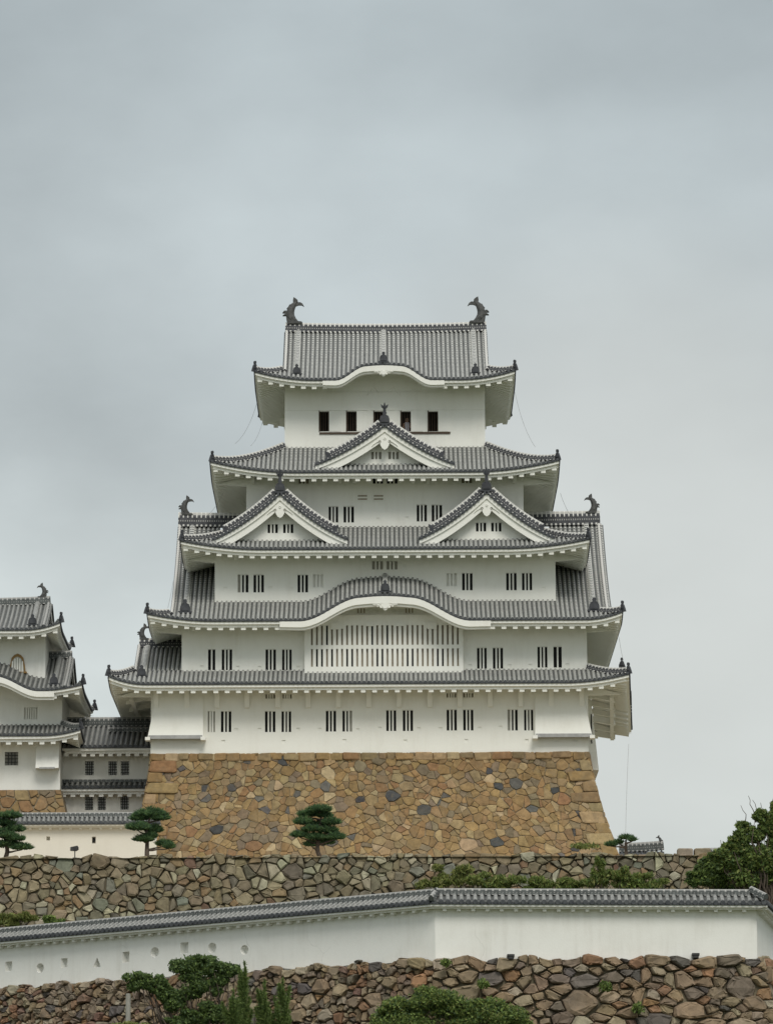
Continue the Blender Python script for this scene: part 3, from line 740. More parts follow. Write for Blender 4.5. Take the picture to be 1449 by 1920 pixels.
w4 = [(616, 634, 949, 980), (644, 663.5, 949, 980), (781, 800, 946, 978), (809, 828.5, 946, 978), (699, 718, 893, 907), (725, 745, 893, 907), (560, 579, 893, 907, 'b'), (865, 884.5, 892, 906, 'b')]
sq4 = [(709, 974), (763, 972)]
storey(T4, Z(1030, 3.5), R4.zw + .35, w4, sq4)
# horizontal vents of the fourth storey
for u in (679.5, 709.5):
    b = MB(); x0, x1, z0, z1 = hole(u - 8.7, u + 8.7, 928, 938, 3.5)
    b.box(x0 - .06, x1 + .06, 3.44, 3.52, z1 - .01, z1 + .05); b.box(x0 - .06, x1 + .06, 3.44, 3.52, z0 - .05, z0 + .01)
    b.box(x0 - .06, x0, 3.445, 3.52, z0 + .012, z1 - .012); b.box(x1, x1 + .06, 3.445, 3.52, z0 + .012, z1 - .012); b.box(x0, x1, 3.45, 3.52, (z0 + z1) / 2 - .05, (z0 + z1) / 2 + .05)
    v = b.build('vent', MP, keep); q = MB(); q.add([(x0, 3.495, z0), (x1, 3.495, z0), (x1, 3.495, z1), (x0, 3.495, z1)], [(0, 1, 2, 3)]); q.build('vent_slot', MSHUT, v)
# top storey: five sliding windows
w = MB(); y5 = T5[2]; z5b, z5t = Z(880, 5.4), R5.zw + .35
hs5 = [hole(a, b, 771, 809, y5) for a, b in ((599.5, 617), (650.5, 668.5), (701.5, 719.5), (752, 770), (803, 821))]
wall_front(w, T5[0], T5[1], z5b, z5t, y5, hs5, .30); wall_box(w, *T5, z5b, z5t); w.build('wall', MP, keep)
for h in hs5:
    b = MB(); x0, x1, z0, z1 = h
    for i in range(4): c = x0 + (x1 - x0) * (i + .5) / 4; b.box(c - .018, c + .018, y5 + .20, y5 + .24, z0, z1)
    b.box(x0 - .06, x0 + .004, y5 - .03, y5 + .05, z0 - .02, z1 + .04); o = b.build('window', MWOOD, keep)
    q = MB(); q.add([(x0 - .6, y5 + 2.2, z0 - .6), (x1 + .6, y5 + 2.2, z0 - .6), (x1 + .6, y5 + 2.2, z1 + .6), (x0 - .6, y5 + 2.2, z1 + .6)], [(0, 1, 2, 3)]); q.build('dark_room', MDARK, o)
    s = MB(); s.box(x1 + .02, x1 + .82, y5 - .025, y5 + .02, z0 - .01, z1 + .01); s.build('sliding_shutter', MP, o)
b = MB(); sx0, sx1 = X(599, y5, 811), X(844, y5, 811); b.box(sx0, sx1, y5 - .07, y5 + .02, Z(814, y5), Z(810.3, y5)); b.build('window_sill', MWOOD, keep)
b = MB(); zz0 = Z(769, y5)
b.box(T5[0] + .01, T5[1] - .01, y5 - .045, y5 + .01, zz0, zz0 + .07)
for u in (641.5, 692.5, 743.5, 794.5, 842): xx = X(u, y5, 790); b.box(xx - .09, xx + .09, y5 - .05, y5 + .01, Z(810.2, y5), zz0 - .003)
for u in (547, 592, 644, 692, 747, 795, 846, 897): xx = X(u, y5, 750); b.box(xx - .06, xx + .06, y5 - .025, y5 + .01, zz0 + .073, z5t - .3 if abs(u - 720) > 110 else Z(722, y5))
b.box(T5[0] + 3.2, T5[1] - 3.2, y5 - .04, y5 + .01, Z(722, y5) + .003, Z(719, y5))
b.build('timber_frame', MP, keep)

# --- curved gables: tympanum, board, pendant
def wings(parent, x, y, z, w, h):
    b = MB(); o = []
    half = [(0, -1), (.10, -.92), (.2, -.65), (.30, -.72), (.40, -.45), (.52, -.55), (.62, -.28), (.76, -.34), (.9, -.08), (1, 0)]
    o = [(-p[0] * w, p[1] * h) for p in half[::-1]] + [(p[0] * w, p[1] * h) for p in half[1:]]
    b.prism(o, (x, y, z), (1, 0, 0), (0, 0, 1), (0, .12, 0))
    b.prism([(.2 * w * math.cos(t), -.42 * h + .36 * h * math.sin(t)) for t in np.linspace(0, 6.283, 13)[:-1]], (x, y - .06, z), (1, 0, 0), (0, 0, 1), (0, .08, 0))
    for s in (-1, 1):
        for q, r in ((.42, .15), (.66, .11)):
            b.tube([(x + s * q * w + r * w * (1 - t / 9) * math.cos(t), y - .02, z - .26 * h + r * 1.5 * h * (1 - t / 9) * math.sin(t)) for t in np.linspace(0, 7, 14)], .022, 5)
    return b.build('pendant', MP, parent)
def curved_gable(rf, Rr, bf, bx, half, th0, th1, Ywall, hb, pend):
    b = MB(); ye = Rr.er[2]
    for y0, y1, o0, k in ((ye - .02, ye + .2, .09, 1.0), (ye + .10, ye + .42, .12, 1.30)):
        xs = np.linspace(bx - half, bx + half, 61)
        def th(x): q = abs(x - bx) / half; return (th0 + (th1 - th0) * q ** 1.5) * k
        f, bk = [], []
        top = [Rr.pz(0) + bf(x) - o0 for x in xs]; bot = [t - th(x) for t, x in zip(top, xs)]
        b.grid([[(x, y0, t) for x, t in zip(xs, top)], [(x, y0, t) for x, t in zip(xs, bot)], [(x, y1, t) for x, t in zip(xs, bot)], [(x, y1, t) for x, t in zip(xs, top)]])
        for i in (0, -1): b.add([(xs[i], y0, top[i]), (xs[i], y0, bot[i]), (xs[i], y1, bot[i]), (xs[i], y1, top[i])], [(0, 1, 2, 3)])
    b.build('bargeboard', MP, rf)
    t = MB(); xs = np.linspace(bx - half * .9, bx + half * .9, 41); zz = [Rr.zw + bf(x) + .12 for x in xs]
    t.grid([[(x, Ywall - .06, Rr.zw - .6) for x in xs], [(x, Ywall - .06, z) for x, z in zip(xs, zz)]]); t.build('gable_wall', MP, rf)
    wings(rf, bx, ye + .0, Rr.pz(0) + bf(bx) - .09 - th0 * 1.0 + .03, *pend)
curved_gable(r2, R2, b2, bx2, 6.75, .45, .36, T2[2], 1.6, (.95, .5))
curved_gable(r5, R5, b5, bx5, 4.0, .36, .29, T5[2], 1.0, (.75, .40))
# raised scroll mouldings and the small shutters inside the big curved gable
b = MB(); zc = Z(1146, .42)
for s in (-1, 1):
    for q, r in ((.95, .22), (.55, .15)): b.tube([(bx2 + s * q + r * (1 - t / 10) * math.cos(t), .42, zc + r * (1 - t / 10) * math.sin(t)) for t in np.linspace(0, 8, 16)], .03, 5)
    b.box(bx2 + s * 1.55 - .33, bx2 + s * 1.55 + .33, .40, .45, zc - .14, zc + .2)
b.build('carved_moulding', MP, r2)
for s in (-1, 1):
    o = MB(); 
    for k in (-1, 0, 1): o.box(bx2 + s * 1.55 + k * .2 - .05, bx2 + s * 1.55 + k * .2 + .05, .385, .41, zc - .12, zc + .18)
    o.build('small_shutter', MSHUT, r2)
b = MB(); zc = Z(728, 5.3)
for s in (-1, 1): b = MB(); b.tube([(bx5 + s * (.35 + .55 * t), 5.33, zc - .25 + .32 * math.sin(t * 3.0)) for t in np.linspace(0, 1.3, 12)], .035, 5); b.build('carved_moulding', MP, r5)

# --- great latticed bay under the curved gable
yb = T2[2] - .45; bx0, bx1, bz0, bz1 = X(571, yb, 1220), X(868, yb, 1220), Z(1280, yb), Z(1146, yb)
clip = lambda x: min(R2.zw + b2(x) - .14, Z(1153, yb))
w = MB(); hs = []
us = [583.2 + 9.42 * i for i in range(30)]
br_ = {1: 0, 2: 0, 7: 0, 8: 0, 13: 0, 14: 0, 19: 0, 20: 0, 25: 0, 26: 0}
for i, u in enumerate(us):
    ub = 1176 if abs(i - 14.5) > 0 else 1172
    if i in (5, 6, 23, 24): ub = 1182
    hs.append((X(u, yb, 1220), X(u + 3.5, yb, 1220), Z(1249.5, yb), Z(1216, yb)))
    hs.append((X(u, yb, 1220), X(u + 3.5, yb, 1220), Z(1209, yb), Z(ub - 4, yb)))
wall_front(w, bx0, bx1, bz0, bz1, yb, hs, .22, clip=clip)
zt_ = clip(bx0)
w.grid([[(x, y_, min(R2.zw + b2(x) - .14, Z(1153, yb))) for x in np.linspace(bx0, bx1, 41)] for y_ in (yb, yb + .5)])
for xx in (bx0, bx1): w.add([(xx, yb, bz0), (xx, yb + .5, bz0), (xx, yb + .5, zt_), (xx, yb, zt_)], [(0, 1, 2, 3)])
w.box(bx0 - .05, bx1 + .05, yb - .05, yb + .1, bz0 - .3, Z(1274, yb)); w.box(bx0 + .3, bx1 - .3, yb - .035, yb + .01, Z(1267, yb), Z(1265.5, yb))
bay = w.build('lattice_bay', MP, keep)
q = MB(); R_ = random.Random(3)
for i, u in enumerate(us):
    for row in (0, 1):
        x0, x1, z0, z1 = hs[2 * i + row]
        q.add([(x0, yb + .215, z0), (x1, yb + .215, z0), (x1, yb + .215, z1), (x0, yb + .215, z1)], [(0, 1, 2, 3)], 0 if (i in br_ and row == 0) else (0 if R_.random() < .08 else 1))
q.build('shutter_or_dark_pane', [MDARK, MSHUT], bay)  # black panes paint the unlit space behind open slots; brown ones are shutters
for u in (629, 693, 750, 810):
    q = MB(); c = X(u, yb - .06, 1176); ww = .30 if u in (629, 810) else .24; q.box(c - ww, c + ww, yb - .10, yb - .003, Z(1180 if u in (629, 810) else 1174, yb), Z(1168, yb)); q.build('hanging_block', MP, bay)

# --- triangular gables standing on the roofs
def tri_gable(Rr, u, v_apex, half_px, v_foot, Yf, ybk, k, wins, kind='d', spire=.9):
    xc = X(u, Yf, v_apex); Wd = half_px / (F / (290 + Yf) * math.cos(math.radians(10.6)) ** 0) * 1.02
    za = Z(v_apex, Yf, u) + .14; Hd = za - (Z(v_foot, Yf, u) + .14)
    zd = lambda x: za - Hd * ((lambda s: s * (1 + k) - k * s * s)(min(1.15, abs(x - xc) / Wd)))
    T = MB()
    def dst(sg):
        def f(a):
            for d in np.linspace(0, Wd, 40):
                x = xc + sg * (Wd - d)
                if zd(x) > Rr.height(x, a) - .06: return 0.0 if d < .02 else d
            return Wd
        return f
    for sg in (-1, 1):
        slope(T, (lambda a, d, z, sg=sg: (xc + sg * (Wd - d), a, z)), Yf, ybk, lambda a: Wd, (lambda a, d, sg=sg: zd(xc + sg * (Wd - d))), step=.35, dstart=dst(sg))
    # verge: row of round tile ends along the front edge
    for sg in (-1, 1):
        n = int(math.hypot(Wd, Hd) / .29); xs = [xc + sg * Wd * (i + .3) / n for i in range(n)]
        for x in xs:
            c = np.array((x, Yf - .05, zd(x) - .02)); ring = [c + .125 * np.array((math.cos(t), 0, math.sin(t))) for t in np.linspace(0, 6.2832, 9)[:-1]]
            T.add(ring + [p + (0, .45, .02) for p in ring], [tuple(range(8))] + [(j, 8 + j, 8 + (j + 1) % 8, (j + 1) % 8) for j in range(8)], 2)
        xs2 = [xc + sg * Wd * t for t in np.linspace(0, 1, 20)]
        T.grid([[(x, Yf, zd(x) + .0) for x in xs2], [(x, Yf, zd(x) - .13) for x in xs2]], 2)
    g = T.build('gable', TK, keep)
    m = MB()
    for sg in (-1, 1):
        ridge(m, [(xc + sg * Wd * t, Yf + .62, zd(xc + sg * Wd * t) + .05) for t in np.linspace(.02, .80, 14)], .36, .44)
        q = MB(); x = xc + sg * Wd * .82; x2 = xc + sg * Wd * .87
        q.prism([(-.1, -.05), (-.16, .35), (.0, .42), (.16, .55), (.2, .45), (.12, .3), (.12, -.05)], (x, Yf + .42, zd(x) + .08), (sg, 0, 0), (0, 0, 1), (0, .4, 0)); q.build('corner_end_tile', MONI, g)
    ridge(m, [(xc, y, za + .05) for y in np.linspace(Yf + .1, ybk, 6)], .34, .34)
    m.build('descending_ridge', MRIDGE, g)
    b = MB()
    for y0, y1, o0, o1, xm in ((Yf + .06, Yf + .24, .12, .36, 1.0), (Yf + .16, Yf + .36, .36, .86, .99)):
        xs = [xc + Wd * xm * t for t in np.linspace(-1, 1, 49)]
        def tp(x): return zd(x) - o0
        def bt(x): return max(zd(x) - o1 - .10 * (1 - abs(x - xc) / Wd), zd(xc + Wd) - .62)
        b.grid([[(x, y0, tp(x)) for x in xs], [(x, y0, bt(x)) for x in xs], [(x, y1, bt(x)) for x in xs], [(x, y1, tp(x)) for x in xs]])
        for i in (0, -1): x = xs[i]; b.add([(x, y0, tp(x)), (x, y0, bt(x)), (x, y1, bt(x)), (x, y1, tp(x))], [(0, 1, 2, 3)])
    xs = [xc + Wd * t for t in np.linspace(-1, 1, 49)]
    b.grid([[(x, Yf + .3, zd(x) - .14) for x in xs], [(x, Yf + 1.2, zd(x) - .14) for x in xs]])
    b.build('bargeboard', MP, g)
    yw = Yf + .85; w = MB(); zb = Rr.height(xc, yw) - .25
    hs = [hole(a, b_, c, d, yw) for a, b_, c, d in wins]
    cl = lambda x: zd(x) - .1
    wall_front(w, xc - Wd * .92, xc + Wd * .92, zb, za, yw, hs, .25, clip=cl); w.build('gable_wall', MP, g)
    for h in hs: 
        x0, x1, z0, z1 = h; q = MB()
        for i in range(2): c = x0 + (x1 - x0) * (i + 1) / 3; q.box(c - .055, c + .055, yw + .02, yw + .12, z0, z1)
        q.build('window', MP, g)
        q = MB(); q.add([(x0, yw + .24, z0), (x1, yw + .24, z0), (x1, yw + .24, z1), (x0, yw + .24, z1)], [(0, 1, 2, 3)]); q.build('shutter_or_dark_pane', MDARK if kind == 'd' else MSHUTG, g)  # dark kind paints the unlit gable interior as a black pane
    # pendant: shield with two scrolled wings
    q = MB(); zp = za - 1.12; ph = half_px / 128
    sh = [(0, -.62), (.22, -.5), (.38, -.25), (.42, .0), (.30, .1), (.62, -.02), (.95, -.2), (1.15, -.36), (.55, .22), (0, .62)]
    o = [(p[0] * .74 * ph, p[1] * .85 * ph) for p in sh] + [(-p[0] * .74 * ph, p[1] * .85 * ph) for p in sh[1:-1][::-1]]
    q.prism(o, (xc, Yf + .10, zp), (1, 0, 0), (0, 0, 1), (0, .16, 0))
    for s in (-1, 1): q.tube([(xc + s * (.30 + .10 * (1 - t / 8) * math.cos(t)) * ph, Yf + .09, zp + (.0 + .11 * (1 - t / 8) * math.sin(t)) * ph) for t in np.linspace(0, 6, 12)], .022, 5, 1)
    q.tube([(xc + .07 * math.cos(t) * ph, Yf + .08, zp + (.2 + .07 * math.sin(t)) * ph) for t in np.linspace(0, 6.2832, 9)], .025, 5)
    q.build('pendant', [MP, MSHUTG], g)
    bell(g, xc, Yf + .05, za + .02, .72, 'ridge_end_tile', 0, 1.0)
    q = MB(); zt0 = za + .84
    q.tube([(xc, Yf + .15, zt0), (xc, Yf + .13, zt0 + .25), (xc, Yf + .10, zt0 + .5 * spire / .9), (xc, Yf + .0, zt0 + spire)], [.11, .09, .10, .03], 7)
    for s in (-1, 1): q.prism([(0, 0), (.2, .16), (.24, .36), (.08, .26)], (xc, Yf + .1, zt0 + .18), (s, 0, 0), (0, 0, 1), (0, .08, 0))
    q.build('finial', MONI, g)
    return g
ga = (502, 521, 982.5, 999.5), (531, 550, 982.5, 999.5)
gb = (892, 911, 979.5, 996.5), (920.5, 939.5, 979.5, 996.5)
tri_gable(R3, 525, 928, 126, 1014, .55, 3.6, .38, ga, spire=.75)
tri_gable(R3, 912, 925, 126, 1012, .55, 3.6, .38, gb, spire=.75)
tri_gable(R4, 721, 800, 130, 873, 1.9, 5.5, .36, [(696, 715, 847, 861), (728, 747.5, 847, 861)], 'c', .62)

# --- arms under the eaves, stone-dropping chutes, drip boards
def bracket(u, T, Rr, dz=.95, w=.26, out_=.55, sub=0):
    b = MB(); y = T[2]; x = X(u, y, 1310); zt = Rr.zw + .0
    b.hexa([(x - w / 2, y + .01, zt - dz), (x + w / 2, y + .01, zt - dz), (x + w / 2, y - .20, zt - dz), (x - w / 2, y - .20, zt - dz),
            (x - w / 2, y + .01, zt + .03), (x + w / 2, y + .01, zt + .03), (x + w / 2, y - out_, zt - .10), (x - w / 2, y - out_, zt - .10)])
    b.hexa([(x - w / 2 - .03, y + .0, zt - .22), (x + w / 2 + .03, y + .0, zt - .22), (x + w / 2 + .03, y - out_ - .3, zt - .24), (x - w / 2 - .03, y - out_ - .3, zt - .24),
            (x - w / 2 - .03, y + .0, zt + .02), (x + w / 2 + .03, y + .0, zt + .02), (x + w / 2 + .03, y - out_ - .4, zt - .16), (x - w / 2 - .03, y - out_ - .4, zt - .16)])
    return b.build('bracket', MP, keep)
for u in (293.5, 351, 407.5, 463.5, 521, 578, 634.5, 691.5, 748, 805.5, 862, 918.5, 975.5, 1032.5, 1089.5): bracket(u, T1, R1, 1.5, .3)
for u in (365, 1077): bracket(u, T2, R2, .55)
for u in (442.5, 1018): bracket(u, T3, R3, .6)
for u in (474, 638, 666, 777, 805, 968): bracket(u, T4, R4, .65, .22)
for k, xw in enumerate(T1[:2]):
    sg = (-1, 1)[k]
    for y in (2.6, 6.2, 9.8, 13.4, 17.0, 20.2):
        b = MB(); z = R1.zw - .10; o_ = 1.75 + (.048 * y if k else 0)
        b.hexa([(xw, y, z - .50), (xw + sg * .5, y, z - .50), (xw + sg * .5, y + .32, z - .50), (xw, y + .32, z - .50), (xw, y, z), (xw + sg * .9, y, z - .2), (xw + sg * .9, y + .32, z - .2), (xw, y + .32, z)])
        b.hexa([(xw, y - .02, z - .32), (xw + sg * o_, y - .02, z - .75), (xw + sg * o_, y + .34, z - .75), (xw, y + .34, z - .32), (xw, y - .02, z + .02), (xw + sg * o_, y - .02, z - .45), (xw + sg * o_, y + .34, z - .45), (xw, y + .34, z + .02)])
        b.build('bracket', MP, keep)
    b = MB(); xa = xw + sg * 1.45; b.hexa([(xa, 1.2, R1.zw - .78), (xa + .25, 1.2, R1.zw - .78), (xa + .25 + (1.0 if k else 0), 21.5, R1.zw - .78), (xa + (1.0 if k else 0), 21.5, R1.zw - .78), (xa, 1.2, R1.zw - .45), (xa + .25, 1.2, R1.zw - .45), (xa + .25 + (1.0 if k else 0), 21.5, R1.zw - .45), (xa + (1.0 if k else 0), 21.5, R1.zw - .45)]); b.build('eave_beam', MP, keep)
# diagonal corner props running out below each eave corner
for T, Rr in ((T1, R1), (T2, R2), (T3, R3), (T4, R4)):
    for sx in (0, 1):
        x = T[sx]; ex = Rr.er[sx]; sg = (-1, 1)[sx]; ov = abs(ex - x) * .8; y = T[2]; b = MB()
        b.hexa([(x - sg * .02, y + .1, Rr.zw - .75), (x - sg * .02, y + .36, Rr.zw - .75), (x + sg * .1, y + .36, Rr.zw - .75), (x + sg * .1, y + .1, Rr.zw - .75),
                (x - sg * .02, y + .1, Rr.zw - .02), (x - sg * .02, y + .36, Rr.zw - .02), (x + sg * ov, y + .36, Rr.zw - .02 - ov * .33), (x + sg * ov, y + .1, Rr.zw - .02 - ov * .33)])
        b.build('eave_prop', MP, keep)
def chute(u0, u1, ub0, ub1, left):
    z1, z0 = R1.zw - .05, Z(1379, -.75); xa, xb = X(u0, 0, 1320), X(u1, 0, 1320); ya = X(ub0, -.75, 1378); yb_ = X(ub1, -.75, 1378); b = MB()
    def yy(t): return -.03 - .50 * (t ** 1.3)
    rows = []
    for t in np.linspace(0, 1, 9):
        z = z1 + (z0 - z1) * t; q = t ** 1.3
        xl, xr = xa + (ya - xa) * q, xb + (yb_ - xb) * q
        rows.append([(xl, 3.0 if left else .05, z), (xl, yy(t), z), (xr, yy(t), z), (xr, .05 if left else 3.0, z)])
    b.grid(rows); o = b.build('stone_chute', MP, keep)
    d = MB(); d.box(ya + .05, yb_ - .05, -.61, -.44, z0 - .13, z0 + .10); d.build('drip_board', MGUT, o)
    for x in (ya, yb_): d = MB(); d.box(x - .16, x + .16, -.68, .04, z0 - .22, z0 - .02); d.build('beam_end', MP, o)
    d = MB(); d.add([(ya, -.45, z0 + .02), (yb_, -.45, z0 + .02), (yb_, 0, z0 + .02), (ya, 0, z0 + .02)], [(0, 1, 2, 3)]); d.build('opening', MDARK, o)
chute(293, 381, 277, 381, True); chute(1003, 1092, 1003, 1110, False)
# chute and corner bay on the east side
x0 = T1[1]; zt, zm, zb_ = R1.zw - .2, Z(1401, 2), Z(1440, 2)
for (ya, yb_, xo) in ((3.2, 7.5, .85), (12.5, 16.5, .85)):
    b = MB(); b.hexa([(x0, ya, zb_), (x0 + .78, ya, zb_ - .05), (x0 + .78, yb_, zb_ - .05), (x0, yb_, zb_), (x0, ya, zt), (x0 + .30, ya, zt), (x0 + .30, yb_, zt), (x0, yb_, zt)])
    o = b.build('stone_chute', MP, keep)
d = MB(); d.box(x0 + .30, x0 + .37, 3.15, 3.21, Z(1395, 3), Z(1340, 3)); d.build('opening', MDARK, o)
# lightning cables hanging off the eave corners
def cable(pts, n=16):
    b = MB(); b.tube(pts, .010, 4); b.build('cable', MGUT, keep)
for (ua, va, Ya), (ub, vb, Yb), sag in (((483, 752, 8), (441, 832, 8), .35), ((492, 792, 15), (470, 836, 14), .2), ((965, 735, 8), (1003, 838, 8), .35), ((427, 905, 6), (382, 972, 8), .3),
                                 ((1050, 925, 6), (1070, 968, 8), .1), ((1178, 1395, 14), (1172, 1590, 6), .2), ((325, 1090, 8), (315, 1140, 8), .05), ((1160, 1195, 8), (1170, 1245, 8), .1)):
    xa, za = at(ua, va, Ya); xb, zb = at(ub, vb, Yb)
    cable([(xa + (xb - xa) * t + (.9 * sag * (t * (1 - t)) * (1 if xa > KX else -1) * -1), Ya + (Yb - Ya) * t, za + (zb - za) * t - sag * 4 * t * (1 - t)) for t in np.linspace(0, 1, 14)])

# ------------------------------------------------------------------ person at the top window
def person(x, y, z, shirt, label):
    b = MB()
    b.tube([(x, y, z), (x, y, z + .45), (x, y, z + .8), (x, y, z + .98), (x, y, z + 1.22), (x, y, z + 1.42), (x, y, z + 1.48), (x, y - .02, z + 1.53)], [.15, .165, .15, .14, .17, .19, .09, .06], 12, 0, .6, (0, 1, 0))
    b.tube([(x, y - .02, z + 1.5), (x, y - .03, z + 1.55), (x, y - .03, z + 1.62), (x, y - .02, z + 1.70), (x, y - .01, z + 1.74)], [.05, .085, .10, .085, .03], 10)
    for s in (-1, 1):
        b.tube([(x + s * .19, y, z + 1.40), (x + s * .24, y - .03, z + 1.15), (x + s * .17, y - .28, z + 1.02)], [.06, .05, .035], 8)
        b.tube([(x + s * .08, y, z + .5), (x + s * .09, y, z + .2), (x + s * .09, y, z - .35)], [.1, .08, .05], 8)
    b.tube([(x, y - .12, z + 1.60), (x, y - .145, z + 1.58)], [.014, .018], 6)
    m, t, bs = base_mat('skin', .6); bs.inputs['Base Color'].default_value = (.45, .28, .2, 1)
    o = b.build('person', m); tag(o, label, 'person')
    c = MB(); c.tube([(x, y, z + .85), (x, y, z + 1.0), (x, y, z + 1.22), (x, y, z + 1.41), (x, y, z + 1.46)], [.165, .16, .19, .205, .12], 12, 0, .65, (0, 1, 0))
    m, t, bs = base_mat('shirt', .8); bs.inputs['Base Color'].default_value = (*shirt, 1); c.build('shirt', m, o)
    h = MB(); h.tube([(x, y + .03, z + 1.56), (x, y + .02, z + 1.66), (x, y + .0, z + 1.74), (x, y, z + 1.765)], [.095, .108, .09, .03], 10)
    m, t, bs = base_mat('hair', .6); bs.inputs['Base Color'].default_value = (.02, .015, .012, 1); h.build('hair', m, o)
person(X(763, 6.0, 795), 6.0, hs5[0][2] - .75, (.55, .55, .6), 'visitor in a pale shirt looking out of the fourth top storey window')

# ------------------------------------------------------------------ stone base of the keep
PAL1 = [(.285, .19, .088, 5), (.245, .158, .074, 4), (.315, .23, .122, 2.6), (.24, .172, .094, 3), (.20, .155, .10, 2), (.24, .142, .07, 1.2), (.065, .065, .065, .45), (.115, .11, .10, .5), (.38, .29, .17, .8)]
def keep_base():
    zt = Z(1411, 0); zb = ZM - .6; H = zt - zb
    bt = lambda b: 2.1 * (max(0, b) / 7.0) ** 1.35            # batter grows towards the foot
    xl, xr = T1[0] - .02, T1[1] + .05
    Wd = xr - xl; rnd = random.Random(5); fixed = []
    x = .3
    cells = power_cells(Wd, H, [(.47, .6), (.34, 1.6), (.23, 2.8), (.13, 1.5)], rnd, (), 1.2)
    cells = split_cells(cells, rnd, .27, .6)
    big = []; x = 0
    while x < Wd - .3:                               # long cap course
        w = min(rnd.uniform(.5, 1.35), Wd - x); hh = rnd.uniform(.42, .56); big.append(([(x, 0), (x + w, 0), (x + w, hh), (x + .04, hh + rnd.uniform(-.04, .04))], .5)); x += w
    y = .5; k = 0
    while y < H - .3:                                # interlocking corner stones
        hh = rnd.uniform(.62, .85)
        for side in (0, 1):
            ln = (1.75, .85)[(k + side) % 2] * rnd.uniform(.85, 1.15); x0, x1 = (0, ln) if side == 0 else (Wd - ln, Wd)
            big.append(([(x0, y), (x1, y + rnd.uniform(-.03, .03)), (x1, y + hh), (x0, y + hh)], .5))
        y += hh; k += 1
    fl, fr = .52, .82
    def surf(a, b, o):
        t = a / Wd; q = bt(b)
        return ((xl - q * fl) + (Wd + q * (fl + fr)) * t, -.03 - q - o, zt - b)
    S = MB(); masonry(S, cells, surf, PAL1, rnd, gap=.008, h=(.015, .075), rounds=1, jit=.014); masonry(S, big, surf, [p for p in PAL1 if p[0] > .2], rnd, gap=.010, h=(.09, .12), rounds=1, jit=.005)
    for side in (0, 1):
        cells2 = split_cells(power_cells(16, H, [(.6, 1.5), (.35, 2)], rnd), rnd, .25, .6)
        def s2(a, b, o, side=side):
            q = bt(b); xx = xl - q * fl - o if side == 0 else xr + q * fr + o
            return (xx, -.03 - q + a, zt - b)
        masonry(S, cells2, s2, PAL1, rnd, gap=.02, h=(.03, .07))
    J = MB(); bs = np.linspace(0, H, 12)
    J.grid([[np.array(surf(a, b, -.035)) for a in np.linspace(0.02, Wd - .02, 3)] for b in bs])
    for side in (0, 1): J.grid([[(xl - bt(b) * fl + .03 if side == 0 else xr + bt(b) * fr - .03, -.03 - bt(b) + a + .03, zt - b) for a in (0, 20)] for b in bs])
    J.add([(xl, 0, zt - .03), (xr, 0, zt - .03), (xr, 20, zt - .03), (xl, 20, zt - .03)], [(0, 1, 2, 3)])
    o = S.build('stone_base', MSTONE); tag(o, 'high sloping base of tan fitted stones under the tall keep', 'stone base'); J.build('joint_filling', MJOINT1, o)
keep_base()
